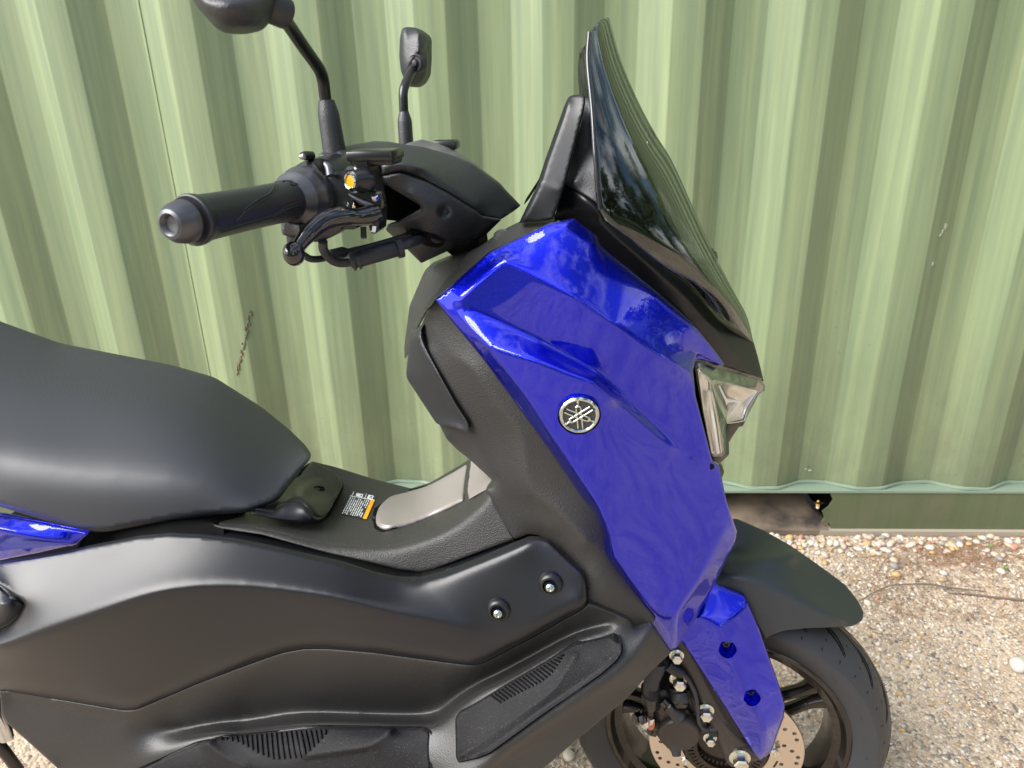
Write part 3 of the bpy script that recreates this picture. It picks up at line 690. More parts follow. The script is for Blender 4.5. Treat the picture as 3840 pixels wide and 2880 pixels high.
o = tube('twig', [atz(u, v, z) for u, v, z in ((2040, 1240, .006), (2046, 1252, .012), (2042, 1262, .01), (2050, 1276, .005))], [.0008, .0013, .0015, .0012], TWIG, None, 8); tag(o, 'short curled twig crossing the thin one', 'twig')
GL = mat('weed_green', (.10, .26, .05), .5)
for u, v, lb in ((2140, 1180, 'small green weed leaf right of the ochre pebble'), (2050, 1170, 'tiny green sprout between pebbles right of the white one'), (1812, 1188, 'tiny green sprout left of the small orange stones'), (2172, 1228, 'lone green leaf on the gravel near the right edge')):
    p = atz(u, v, .004); vs = []; fs = []
    for j in range(5):
        t = j * 1.26 + u; d = Vector((math.cos(t), math.sin(t), .55)); w_ = Vector((-math.sin(t), math.cos(t), 0)); k = len(vs); h = .009
        vs += [p, p + d * h * .5 + w_ * h * .25, p + d * h * .95, p + d * h * .5 - w_ * h * .25]; fs.append((k, k + 1, k + 2, k + 3))
    o = mk('weed', vs, fs, GL); tag(o, lb, 'weed')

# trees on the far side of the yard, behind the photographer: they are what the screen and the paint mirror
BARK = mat('bark', (.09, .07, .05), .85, bump=.8, bscale=30)
LEAF = []
for k, c2 in enumerate(((.045, .085, .018), (.075, .13, .028), (.11, .17, .035))):
    LEAF.append(mat('leaf_green', c2, .5))
def tree(loc, h, rad, label, seed):
    R2 = np.random.RandomState(seed); e = empty('broadleaf_tree', loc, label, 'tree', 'trees across the yard'); bpy.context.view_layer.update()
    tube('trunk', [Vector((0, 0, -.1)), Vector((.1, .05, h * .3)), Vector((-.05, .1, h * .55)), Vector((.1, 0, h * .85))], [h * .035, h * .028, h * .02, h * .006], BARK, e, 10)
    cl = []
    for _ in range(26):
        t = R2.uniform(0, 6.28); zz = R2.uniform(.16, 1.0); rr = rad * math.sqrt(max(.05, 1 - ((zz - .5) / .56) ** 2)) * R2.uniform(.25, .95); cl.append((rr * math.cos(t), rr * math.sin(t), zz * h, R2.uniform(.22, .42) * rad))
    for cx2, cy2, cz, r in cl[:9]: tube('limb', [Vector((0, 0, cz * .55)), Vector((cx2 * .5, cy2 * .5, cz * .8)), Vector((cx2, cy2, cz))], [h * .012, h * .008, .01], BARK, e, 6)
    n_ = 9000; C2 = np.array(cl); idx = R2.randint(len(cl), size=n_); d = R2.normal(size=(n_, 3)); d /= np.linalg.norm(d, axis=1)[:, None]; c0 = C2[idx, :3] + d * C2[idx, 3:4] * R2.uniform(.3, 1.05, (n_, 1)) * [1, 1, .8]
    a = R2.normal(size=(n_, 3)); a /= np.linalg.norm(a, axis=1)[:, None]; b_ = np.cross(a, R2.normal(size=(n_, 3))); b_ /= np.linalg.norm(b_, axis=1)[:, None]; s_ = R2.uniform(.07, .15, (n_, 1))
    vs = np.stack([c0 - a * s_, c0 + b_ * s_ * .5, c0 + a * s_, c0 - b_ * s_ * .5], 1).reshape(-1, 3); fs = [(4 * i, 4 * i + 1, 4 * i + 2, 4 * i + 3) for i in range(n_)]
    mk('crown', vs.tolist(), fs, None, e, smooth=False, mats=LEAF, midx=R2.choice(3, n_, p=[.4, .4, .2]).tolist())
for i, (x, y, h, r, lb) in enumerate(((-9.5, -13, 4.2, 2.6, 'lower spreading tree at the left end of the row across the yard'), (-4.6, -13, 5.0, 2.8, 'tall tree left of the middle of the row across the yard'), (0, -12, 4.8, 2.6, 'medium tree in the middle of the row across the yard'),
        (5.2, -8.6, 5.0, 2.7, 'tallest tree right of the middle of the row across the yard'), (8.6, -5.6, 5.8, 2.8, 'dense tree at the right end of the row, near the yard corner'), (10.5, -1.0, 7.0, 2.8, 'single tree standing beside the right end of the yard'), (11.5, 3.2, 6.4, 2.7, 'last tree beyond the end of the container line'))):
    tree((x, y, 0), h, r, lb, 40 + i)
# bumblebee hovering in front of the pocket
sb_, zb_ = onplane(*uv('N', 1265, 535), d=-.01); bw = Cw(sb_, -.01, zb_); be = empty('bumblebee', bw, 'bumblebee with a white tail hovering before the dark forklift pocket', 'insect')
FUR = mat('fur_yellow', (.55, .32, .05), .9, bump=1, bscale=1500); FB = mat('fur_black', (.02, .015, .01), .9); FW = mat('fur_white', (.85, .80, .68), .9)
def ball(name, c, sc_, mt, par, sub=2):
    v, f = ico(sub); v = v * np.array(sc_) + np.array(c); return mk(name, v.tolist(), f, mt, par)
ball('head', (0, 0, .0125), (.0032, .003, .003), FUR, be); ball('thorax', (0, 0, .007), (.005, .0045, .0042), FB, be); ball('abdomen', (.0006, 0, 0), (.0052, .0048, .006), FUR, be); ball('tail', (.001, 0, -.0065), (.0045, .004, .004), FW, be)
for sgn in (-1, 1):
    me = [(0, 0, 0), (sgn * .006, .001, .0035), (sgn * .0125, .001, .004), (sgn * .0135, .001, .0015), (sgn * .007, .001, -.001)]
    o = mk('wing', [(x + sgn * .003, y - .002, z + .0065) for x, y, z in me] + [(x + sgn * .003, y - .0018, z + .0065) for x, y, z in me], [(0, 1, 2, 3, 4), (9, 8, 7, 6, 5)], MT['lens'], be, smooth=False)

# ================================================================== THE SCOOTER
SC = empty('scooter', (0, 0, 0), 'blue and black maxi scooter parked side on in front of the green container', 'scooter')
def T_(t, *p): return TT(t, *p)
# ---- inner structure, set in behind the panels
panel('inner_frame', MT['dark'], SC,
      [(u, v, -70) for u, v in [uv('Z', *p) for p in ((1600, 1120), (1700, 1010), (2050, 860), (2500, 1150), (2700, 1500), (2690, 1700), (2700, 2000), (2500, 2330), (2300, 2420), (1800, 2600), (1500, 2800), (500, 2800), (-60, 2600), (-60, 1990), (900, 2000), (1500, 2180), (1960, 1900), (1720, 1400))]], r=10, step=40, smooth=0, roll=None, ymax=60)

# ---- blue fairing
fair_out = T_('C', (200, 497, -152, 3), (510, 225, -154), (860, 57, -146), (1000, 28, -140), (1135, 128, -138), (1148, 172, -138), (1200, 222, -136), (1500, 470, -130), (1700, 648, -116), (1800, 775, -98), (1868, 868, -76, 2), (1860, 882, -80, 1), (1710, 808, -114, 4), (1688, 905, -126, 4), (1702, 1050, -126), (1800, 1428, -114), (1838, 1450, -104)) + \
    T_('D', (975, -75, -112), (1000, 0, -110), (1043, 128, -100, 2), (1030, 205, -102, 4), (900, 470, -124), (760, 720, -130), (650, 885, -140, 2), (610, 893, -142, 2), (480, 722, -150), (205, 315, -172), (176, 262, -174), (180, 150, -176), (118, -5, -178)) + \
    T_('C', (1060, 1655, -179), (830, 1320, -183), (480, 842, -178), (330, 660, -166))
F0 = [(t[0], t[1], t[2]) for t in T_('C', (318, 440, -158), (545, 248, -160), (960, 80, -152), (1110, 150, -149), (1180, 235, -146), (1480, 480, -137), (1690, 670, -124))]
F1 = T_('C', (335, 508, -168), (600, 262, -172), (1000, 478, -190), (1240, 640, -187), (1500, 828, -169), (1600, 882, -153), (1676, 922, -134))
F2_ = T_('C', (335, 508, -166), (800, 738, -178), (1120, 922, -176), (1290, 1050, -166), (1600, 1330, -134), (1680, 1395, -126))
F2b = T_('C', (1290, 1110, -180), (1560, 1370, -147))
F3 = T_('C', (520, 768, -192), (800, 850, -206), (1112, 962, -212), (1230, 1075, -202))
FR = T_('C', (275, 480, -156), (400, 655, -176), (520, 768, -192), (700, 1010, -200), (1000, 1470, -202), (1125, 1655, -200)) + T_('D', (230, 160, -196), (245, 300, -192), (460, 610, -172), (640, 845, -148))
F5 = T_('D', (968, 112, -119), (900, 245, -131), (820, 400, -148), (652, 655, -169), (640, 845, -148))
F5b = T_('D', (968, 112, -140), (1040, 130, -90))
fp = T_('C', (1035, 1160, -216), (1250, 1400, -204), (1150, 1600, -203), (800, 1000, -208), (1300, 1250, -197), (1400, 1000, -170), (1640, 1150, -137), (1450, 1450, -160)) + \
    []
panel('fairing', MT['blue'], SC, fair_out, [F0, F1, F2_, F2b, F3, FR, F5], fp, r=5, step=4.6, smooth=6, relax=500, roll=(4, 2.5), thick=4, key='fair', curved=False)

# ---- leg shield (textured grey) and glove box lid
ls_out = T_('C', (205, 480, -135), (150, 575, -125), (120, 650, -95), (60, 690, -80), (38, 900, -60), (60, 980, -60), (230, 1222, -60), (268, 1300, -70), (330, 1362, -62), (405, 1420, -80)) + \
    T_('F', (1325, 222, -84), (1480, 362, -120), (1424, 408, -128), (1500, 560, -134), (1602, 728, -144), (1700, 693, -150), (1770, 705, -152), (1832, 740, -160), (2060, 962, -186), (2086, 1142, -196)) + \
    T_('D', (85, 592, -196), (330, 690, -184), (352, 715, -182), (382, 750, -178, 4), (482, 722, -172, 2), (520, 700, -165), (300, 330, -165), (230, 180, -168), (170, -20, -168)) + \
    T_('C', (1100, 1640, -170), (850, 1280, -172), (560, 860, -168), (350, 620, -150))
l1 = T_('Q', (420, 100, -126), (700, 460, -150), (960, 640, -166), (1250, 1100, -172), (1560, 1500, -176)) + T_('F', (1700, 400, -178), (1900, 560, -185), (2080, 760, -190))
l2 = T_('Q', (300, 380, -120), (520, 700, -134), (740, 1090, -140), (930, 1430, -140)) + T_('F', (1400, 200, -138), (1540, 400, -150), (1700, 520, -162), (1860, 660, -176))
panel('leg_shield', MT['matte'], SC, ls_out, [l1, l2], T_('D', (150, 450, -196), (300, 550, -190)), r=6, step=6, smooth=6, roll=(4, 2), thick=4, ymax=None, key='shield')
gb = T_('Q', (330, 30, -112), (262, 130, -118, 20), (310, 330, -128), (500, 690, -142), (720, 1090, -150), (885, 1340, -152), (892, 1430, -150), (850, 1462, -148), (745, 1415, -140), (680, 1388, -130), (520, 1362, -90), (465, 1335, -74), (330, 1130, -66), (92, 765, -62, 14), (78, 690, -62), (108, 440, -70), (125, 240, -86, 20), (215, 120, -96))
panel('glove_box_lid', MT['panel'], SC, gb, [T_('Q', (200, 190, -118), (420, 690, -128), (730, 1230, -136), (860, 1440, -146))], T_('Q', (200, 700, -96), (420, 1100, -100)), r=10, step=5, smooth=6, roll=(4, 3), thick=10)
gi = T_('A', (2060, 980, -60), (1900, 1045, -40), (1880, 1080, -40), (1790, 1290, -40), (1755, 1560, -40), (1758, 1640, -40), (1785, 1600, -60), (1810, 1480, -75), (1890, 1330, -90), (1990, 1200, -100), (2180, 1010, -100), (2230, 940, -90))
panel('cockpit_side', MT['matte'], SC, gi, [], [], r=8, step=8, smooth=2, thick=30)
panel('cockpit_rim', MT['matte'], SC, T_('C', (385, 235, -96), (470, 190, -96), (560, 120, -96), (700, 50, -92), (830, 22, -90), (900, 40, -98), (860, 75, -124), (510, 245, -152), (200, 500, -154), (175, 540, -146), (130, 560, -130), (150, 530, -120), (250, 400, -110)), [T_('C', (180, 500, -122), (480, 215, -118), (720, 80, -108))], [], r=6, step=6, smooth=3, thick=16)
for (x, y, r_) in ((585, 125, 16),):
    u, v = uv('C', x, y); lathe('cap_dimple', Vector(at(u, v, -100)), (-.1, -.5, .8), [(.0001, 0), (.006, .0005), (.008, .0015), (.009, .0008)], MT['matte'], SC, 20)

# ---- centre tunnel and silver cover
tn_out = T_('F', (-353, 605, -120), (-310, 600, -110), (-80, 560, -70), (20, 470, 0), (150, 330, 60), (285, 236, 95), (420, 268, 95), (500, 292, 95), (690, 352, 95), (930, 412, 95), (1060, 372, 90), (1325, 216, 70), (1400, 280, 0), (1480, 362, -108), (1430, 412, -118), (1602, 728, -141), (1400, 803, -142), (1150, 897, -142), (1000, 940, -142), (860, 926, -142), (640, 872, -142), (400, 820, -140), (250, 778, -140), (-30, 700, -136), (-300, 660, -134), (-345, 640, -132))
t1 = T_('F', (-320, 620, -128), (0, 665, -128), (300, 742, -130), (500, 778, -131), (680, 792, -131), (830, 790, -131), (1000, 745, -130), (1200, 655, -128), (1400, 500, -124), (1470, 395, -118))
panel('tunnel', MT['matte'], SC, tn_out, [t1], T_('F', (400, 500, 20), (600, 600, -40), (900, 660, -70), (1150, 560, -40)), r=4, step=6, smooth=9, roll=(3, 1.5), thick=6, key='tun')
sv = T_('F', (762, 682, 0), (705, 650, 0, 8), (692, 590, 0, 10), (712, 520, 0, 12), (790, 445, 0, 14), (930, 414, 0), (1060, 374, 0), (1200, 295, 0), (1312, 224, 0, 2), (1285, 400, 0), (1285, 485, 0, 3), (1100, 572, 0), (900, 655, 0))
def bas(P, k, off): return [(p[0], p[1], float(FIELDS[k](p[:2])[0]) + off) + tuple(p[3:]) for p in P]
shad = T_('F', (745, 692, 0), (690, 660, 0), (676, 590, 0), (695, 510, 0), (770, 436, 0), (930, 408, 0), (1050, 380, 0), (1000, 500, 0), (900, 640, 0))
panel('cover_shade', MT['dark'], SC, bas(shad, 'tun', -1.5), [], [], r=8, step=8, smooth=0, roll=None, thick=1.4)  # black sheet laid on the tunnel as painted shade round the cover
panel('silver_cover', MT['silver'], SC, bas(sv, 'tun', -3), [bas(T_('F', (720, 640), (800, 652), (900, 625), (1080, 550), (1270, 455)), 'tun', -13)], bas(T_('F', (740, 560), (850, 470), (1000, 430), (1000, 540), (1200, 350)), 'tun', -13), r=8, step=4, smooth=5, roll=(6, 13), thick=3)
sv2 = T_('F', (1325, 216, 0, 2), (1400, 285, 0), (1478, 360, 0), (1420, 408, 0), (1308, 472, 0), (1302, 400, 0))
panel('silver_cover', MT['silver'], SC, bas(sv2, 'tun', -4), [bas(T_('F', (1310, 452), (1405, 392), (1455, 352)), 'tun', -10)], bas(T_('F', (1370, 330),), 'tun', -10), r=2, step=5, smooth=3, roll=(3, 3), thick=3)

# seam on the tunnel
tube('seam', [on('tun', *uv('F', x, y), -1.0) for x, y in ((1426, 412), (1500, 540), (1560, 650), (1600, 724))], .0007, MT['dark'], SC, 6)
# ---- hood in front of the seat
hd = T_('F', (180, 330, 60), (285, 240, 78), (400, 300, 55), (466, 350, 35, 8), (482, 400, 18, 8), (385, 580, -70, 14), (340, 622, -92, 12), (240, 634, -104), (60, 604, -118), (-110, 562, -128), (40, 490, -80))
panel('seat_hood_shade', MT['dark'], SC, bas(T_('F', (270, 232), (400, 282), (490, 345), (498, 400), (395, 596), (345, 640), (236, 646), (50, 612), (40, 480)), 'tun', -1.5), [], [], r=10, step=8, smooth=0, roll=None, thick=1.4)  # black sheet paints the shadow at the foot of the hood
panel('seat_hood', MT['satin'], SC, hd, [T_('F', (90, 520, -100), (180, 470, -80), (250, 520, -96), (310, 610, -106))], T_('F', (340, 410, 10), (330, 520, -50), (200, 600, -118), (60, 540, -110)), r=8, step=5, smooth=6, roll=(5, 5), thick=10, key='hood')
p, a, b_, n_ = frame_on('hood', *uv('F', 340, 408), -1)
lathe('screw_well', p + n_ * .0012, n_, [(.0082, 0), (.0082, .0012), (.0066, .0015), (.006, .0006), (.0001, .0004)], MT['dark'], SC, 28, cap=False); s_ = hexbolt('screw', p + n_ * .0002 + Vector((.001, 0, -.002)), .0035, SC, n_, washer=False, length=.7, m=MT['steel'])
# warning sticker
st = T_('S', (772, 572), (1582, 722), (1250, 1535, 0, 4), (1110, 1512), (352, 1350))
panel('warning_sticker', MT['stick'], SC, bas([p + (0,) if len(p) < 3 else p for p in st], 'tun', -3.6), [], [], r=2, step=6, smooth=0, roll=None, thick=.4, base=None, key='stk')
def quadS(p00, p10, p11, p01, mt, name, par=SC, off=-5.0):
    P = [on('tun', *uv('S', *p), off) for p in (p00, p10, p11, p01)]; n2 = (P[1] - P[0]).cross(P[3] - P[0]).normalized()
    if n2.dot(Vector(CAM) - P[0]) < 0: n2 = -n2
    return outw(mk(name, P + [q - n2 * .0003 for q in P], [(0, 1, 2, 3), (4, 7, 6, 5), (0, 4, 5, 1), (1, 5, 6, 2), (2, 6, 7, 3), (3, 7, 4, 0)], mt, par, smooth=False))
quadS((1385, 872), (1518, 885), (1238, 1530), (1108, 1508), MT['orange'], 'orange_band')
def S2(a, b_):  # sticker coordinates: a along the top edge, b down the slanted side
    x0, y0 = 668 + (1515 - 668) * a, 735 + (880 - 735) * a; return x0 + (350 - 668) * b_, y0 + (1350 - 735) * b_
quadS((665, 722), (1515, 868), (1512, 888), (662, 742), MT['white'], 'sticker_line'); quadS((1235, 655), (1255, 658), (1185, 822), (1165, 818), MT['white'], 'sticker_line')
quadS((790, 590), (812, 590), (745, 722), (722, 718), MT['white'], 'sticker_line')
quadS((895, 632), (1135, 680), (1090, 780), (862, 735), MT['white'], 'pictogram'); quadS((1315, 690), (1490, 735), (1440, 850), (1252, 820), MT['white'], 'pictogram')
quadS((1040, 690), (1085, 698), (1066, 728), (1024, 722), MT['stick'], 'pictogram_detail', SC, -6.0); quadS((1358, 735), (1450, 752), (1440, 770), (1350, 752), MT['stick'], 'pictogram_detail', SC, -6.0); quadS((1338, 782), (1432, 800), (1422, 816), (1330, 798), MT['stick'], 'pictogram_detail', SC, -6.0)
vs = []; fs = []
for i in range(10):
    a = .055 + i * .083; b0 = .06
    while b0 < (.97 if i not in (8,) else .80):
        ln = rnd.choice((.06, .10, .14, .2)); b1 = min(b0 + ln, .99)
        if rnd.random() < .93:
            P = [on('tun', *uv('S', *S2(a2, b2)), -5.0) for a2, b2 in ((a - .017, b0), (a + .017, b0), (a + .017, b1), (a - .017, b1))]; k = len(vs); vs += P; fs.append((k, k + 1, k + 2, k + 3))
        b0 = b1 + .035
vs2 = vs + [v + Vector((0, .0003, 0)) for v in vs]; k = len(vs); o = mk('sticker_print', vs2, fs + [tuple(k + i for i in f[::-1]) for f in fs], MT['white'], SC, smooth=False); tag(o, kind='stuff')

# ---- seat
seat_out = [(-60, 672, 120)] + T_('Z', (0, 1210, 120), (220, 1290, 118), (640, 1372, 112), (800, 1418, 108), (980, 1532, 92), (1085, 1618, 62), (1140, 1672, 36), (1163, 1706, 10, 6), (1160, 1725, -20, 6), (1040, 1880, -96), (930, 1920, -122, 14), (800, 1932, -134), (640, 1952, -148), (400, 1995, -162, 16), (300, 1992, -166), (0, 1900, -170)) + [(-60, 1085, -172)]
s1 = [(-60, 790, -10)] + T_('Z', (0, 1400, -12), (250, 1450, -14), (600, 1500, -18), (800, 1570, -24), (980, 1680, -30), (1090, 1745, -34))
s1b = [(-60, 870, -100)] + T_('Z', (0, 1530, -100), (300, 1580, -98), (600, 1630, -92), (800, 1690, -86), (960, 1770, -76), (1050, 1810, -66))
s2 = [(-60, 985, -160)] + T_('Z', (0, 1720, -160), (300, 1770, -156), (600, 1790, -145), (800, 1810, -132), (960, 1850, -110))
panel('seat', MT['vinyl'], SC, seat_out, [s1, s2], [], r=14, step=8, smooth=150, roll=(9, 9), thick=4, key='seat')
panel('inner_edge', MT['satin'], SC, T_('F', (-350, 662, -128), (250, 785, -130), (640, 878, -132), (860, 932, -133), (1000, 945, -134), (1602, 738, -134), (1602, 800, -150), (1000, 1010, -164), (860, 1010, -164), (480, 910, -164), (-350, 780, -160)), [], [], r=2, step=10, smooth=0, roll=None, thick=3)
panel('seat_base', MT['dark'], SC, T_('E', (560, 690, -140), (700, 660, -140), (1100, 575, -130), (1380, 560, -110), (1420, 600, -118), (1380, 625, -128), (1450, 660, -132), (1450, 730, -136), (1100, 715, -146), (700, 760, -150), (490, 800, -155)), [], [], r=2, step=10, smooth=0, roll=None, thick=60)
# blue tail panel under the seat
panel('tail_panel', MT['blue'], SC, [(-60, 1108, -165)] + T_('E', (0, 568, -168), (300, 630, -172), (575, 690, -172, 2), (490, 768, -172, 2), (250, 820, -172), (0, 865, -170)) + [(-60, 1218, -170)],
      [[(-60, 1130, -190)] + T_('E', (0, 665, -190), (250, 722, -186), (480, 765, -176))], [], r=2, step=6, smooth=3, roll=(3, 2), thick=5)

# ---- satin side cover
sc_out = [(-60, 1224, -188)] + T_('E', (0, 880, -188), (200, 852, -186), (450, 808, -184), (620, 770, -182), (900, 715, -180), (1100, 697, -180), (1300, 705, -180), (1500, 728, -180), (1800, 790, -181)) + \
    T_('F', (484, 885, -182), (700, 955, -184), (860, 985, -184), (1000, 985, -183), (1150, 948, -181), (1400, 850, -179), (1600, 762, -176), (1700, 722, -178), (1770, 722, -178), (1832, 745, -182), (2058, 965, -200, 16), (2078, 1140, -208, 14), (2040, 1185, -210, 10), (1700, 1375, -215), (1400, 1532, -216, 12), (1330, 1542, -216, 12), (1240, 1532, -216), (700, 1462, -212), (400, 1436, -208), (250, 1434, -208), (100, 1462, -208)) + \
    T_('G', (2212, 738, -208), (1700, 928, -208), (1175, 1152, -210, 14), (1080, 1158, -210, 14), (600, 1078, -212), (0, 982, -214)) + [(-60, 1478, -216)] + [(-60, 1385, -222)] + T_('G', (0, 480, -222, 4), (80, 440, -224), (160, 365, -226, 10), (222, 240, -226, 6), (120, 165, -222), (0, 80, -218)) + [(-60, 1240, -214)]
K1 = [(-20, 1398, -254)] + T_('E', (0, 1408, -254), (200, 1350, -253), (400, 1285, -251), (700, 1175, -247), (1000, 1075, -242), (1300, 1033, -236), (1600, 1033, -231), (1900, 1062, -229), (2212, 1110, -228)) + T_('F', (700, 1165, -226), (900, 1213, -224), (1200, 1275, -220), (1360, 1312, -217))
K2 = T_('F', (905, 1000, -190), (1010, 1050, -197), (1130, 1130, -205), (1240, 1220, -212), (1345, 1295, -216))
K3 = T_('F', (1000, 1000, -190), (1200, 950, -189), (1420, 865, -188), (1600, 790, -188), (1720, 745, -188))
K4 = [(-60, 1450, -222)] + T_('G', (0, 930, -222), (600, 1010, -220), (1110, 1095, -218), (1700, 870, -216), (2212, 690, -216)) + T_('F', (100, 1415, -216), (400, 1395, -216), (800, 1440, -220), (1310, 1500, -222), (1420, 1480, -222), (1700, 1330, -222), (2000, 1165, -216), (2030, 1100, -213))
K5 = T_('E', (300, 905, -198), (700, 850, -194), (1100, 800, -192), (1500, 820, -192), (2000, 910, -194))
panel('side_cover', MT['satin'], SC, sc_out, [K1, K2, K3, K4], T_('F', (1500, 950, -194), (1800, 850, -194), (1700, 1200, -215)), r=6, step=6, smooth=14, relax=400, roll=(5, 3), thick=4, key='side')
panel('footrest_cover', MT['panel'], SC, [(-60, 1250, -212)] + T_('G', (0, 98, -214), (110, 175, -218), (202, 240, -221, 6), (145, 355, -220, 8), (70, 420, -218), (0, 455, -217)) + [(-60, 1380, -214)], [T_('G', (0, 250, -238), (100, 245, -232))], [], r=4, step=5, smooth=4, roll=(4, 4), thick=10)
for (x, y) in ((1503, 1203), (1840, 1034)):
    u, v = uv('F', x, y); p, a, b_, n_ = frame_on('side', u, v, -2.4); s = mpx(p); n_ = Vector((0, -1, .05)).normalized()
    ringlathe('bolt_boss', p, n_, [(17.5 * s, .0010), (19.5 * s, .0012), (23 * s, .0002), (27 * s, -.003), (28 * s, -.010), (17.5 * s, -.010)], MT['satin'], SC, 48, 60)
    lathe('bolt_recess', p, n_, [(17.4 * s, .0009), (17 * s, -.002), (12 * s, -.0045), (.0001, -.0048)], MT['satin'], SC, 40, cap=False)
    q = p + n_ * .0 + Vector((-.0005, 0, -.001)); bt = lathe('cover_bolt', q, n_, [(11.4 * s, -.004), (11.6 * s, .0015), (9.6 * s, .0042), (6 * s, .0056), (3.4 * s, .006), (3.2 * s, .0044), (.0001, .0042)], MT['chrome'], SC, 36, 40)

# ---- lower cover with the running board
lc_out = [(-60, 1500, -210)] + T_('G', (0, 985, -210), (600, 1085, -209), (1080, 1166, -208, 14), (1175, 1160, -208, 14), (1700, 935, -206), (2212, 744, -206)) + T_('F', (100, 1468, -206), (250, 1441, -206), (400, 1442, -206), (700, 1469, -210), (1240, 1540, -213), (1330, 1550, -213, 12), (1400, 1538, -213, 12), (1700, 1382, -212), (2045, 1190, -207, 8), (2088, 1146, -204, 4)) + \
    T_('L', (1645, 372, -190), (1672, 405, -188), (1712, 446, -184), (1850, 412, -184, 3), (2020, 662, -180, 3), (1850, 822, -194), (1640, 1055, -212), (1230, 1395, -232), (1000, 1595, -240), (800, 1760, -246), (300, 2000, -250)) + [(500, 1720, -240), (180, 1720, -225), (125, 1662, -222)] + T_('G', (490, 1655, -226), (240, 1430, -222), (60, 1270, -218), (10, 1180, -216), (0, 1000, -212)) + [(-60, 1520, -212)]
def Lh(*p): return T_('H', *p)
m1 = T_('G', (60, 1010, -206), (600, 1130, -205), (1080, 1240, -203), (1700, 985, -203), (2212, 815, -203)) + T_('H', (300, 728, -203), (560, 690, -203), (900, 690, -204), (1300, 740, -206), (1800, 810, -208), (2050, 800, -208)) + T_('L', (600, 600, -208), (1100, 320, -204), (1300, 260, -202))
# deep edge at the foot of the concave wall, then the shelf rim
m2 = T_('G', (1085, 1290, -206), (1400, 1330, -190), (1750, 1290, -176), (2212, 1235, -168)) + T_('H', (500, 1180, -164), (1000, 1205, -163), (1500, 1215, -164), (1700, 1175, -168)) + T_('L', (50, 1150, -168), (300, 960, -168), (700, 755, -172), (1100, 540, -178), (1500, 395, -182))
m3 = T_('G', (960, 1720, -224), (1060, 1659, -222), (1300, 1560, -218), (1700, 1405, -212), (1950, 1352, -208)) + T_('H', (0, 1362, -206), (300, 1320, -205), (700, 1280, -205), (1100, 1275, -206), (1640, 1285, -208), (1740, 1262, -210), (1880, 1125, -210), (2100, 975, -210)) + T_('L', (550, 905, -210), (850, 735, -209), (1130, 570, -206), (1300, 500, -202), (1640, 420, -193))
m4 = T_('L', (1850, 428, -190), (1790, 560, -204), (1700, 705, -217), (1560, 855, -230), (1200, 1105, -245), (900, 1310, -254), (600, 1515, -261), (400, 1655, -265), (100, 1850, -270))
m5 = T_('L', (1990, 720, -186), (1700, 900, -208), (1400, 1090, -224), (1000, 1330, -238), (560, 1640, -248))
panel('lower_cover', MT['skirt'], SC, lc_out, [m1, m2, m3, m4, m5], T_('L', (80, 1500, -236), (1700, 560, -203)) + T_('G', (300, 1300, -222), (800, 1450, -224)), r=5, step=6, smooth=11, relax=300, roll=(3, 1.5), thick=4, key='low')
# foot rubbers
r1 = T_('L', (165, 1235, 0), (195, 1188, 0), (450, 1045, 0), (1150, 622, 0), (1200, 598, 0), (1480, 536, 0, 3), (1592, 600, 0, 6), (1588, 665, 0, 6), (1540, 735, 0), (1400, 855, 0), (900, 1200, 0), (450, 1528, 0), (350, 1568, 0), (192, 1606, 0), (168, 1565, 0))
panel('rubber_gap', MT['dark'], SC, bas(T_('L', (155, 1232), (188, 1180), (450, 1036), (1150, 612), (1200, 588), (1485, 526), (1602, 595), (1600, 668), (1550, 742), (1405, 865), (900, 1212), (455, 1540), (350, 1580), (185, 1616), (160, 1570)), 'low', -1), [], [], r=4, step=10, smooth=0, roll=None, thick=.8)
panel('foot_rubber', MT['mat_'], SC, [(q[0], q[1], q[2] - (11 if 6 <= i_ <= 12 else 3)) + tuple(q[3:]) for i_, q in enumerate(bas(r1, 'low', 0))], [bas(T_('L', (172, 1562), (345, 1545), (430, 1500), (880, 1168), (1375, 828), (1480, 735), (1555, 655), (1572, 620)), 'low', -8), bas(T_('L', (1170, 680), (1120, 760), (1020, 920), (960, 985), (800, 1110), (500, 1320), (180, 1550)), 'low', -9), bas(T_('L', (1190, 690), (1143, 765), (1038, 935), (974, 1003), (803, 1133), (200, 1560)), 'low', -11)],
      bas(T_('L', (1400, 650), (1300, 760), (1000, 1000), (600, 1000), (300, 1300)), 'low', -11), r=5, step=4.5, smooth=1, roll=None, thick=16, key='rub1')
r2 = T_('G', (850, 1800, 0), (1220, 1665, 0), (1700, 1448, 0), (1950, 1388, 0)) + T_('H', (0, 1382, 0), (700, 1304, 0), (1590, 1316, 0, 5), (1640, 1350, 0, 5), (1645, 1659, 0), (1645, 1850, 0))
panel('rubber_gap', MT['dark'], SC, bas(T_('G', (800, 1800), (1190, 1665), (1690, 1436), (1950, 1376)) + T_('H', (0, 1370), (700, 1292), (1600, 1304), (1656, 1345), (1660, 1659), (1660, 1850)), 'low', -1), [], [], r=5, step=10, smooth=0, roll=None, thick=.8)
panel('foot_rubber', MT['mat_'], SC, bas(r2, 'low', -2), [bas(T_('H', (580, 1566), (900, 1520), (1100, 1485), (1300, 1330)), 'low', -14), bas(T_('H', (580, 1580), (900, 1536), (1110, 1498)), 'low', -8), bas(T_('G', (1760, 1430), (1950, 1580), (2120, 1659)), 'low', -13)], bas(T_('H', (1400, 1500), (300, 1620), (800, 1400)), 'low', -10), r=5, step=5, smooth=2, roll=(3, 4), thick=2, key='rub2')
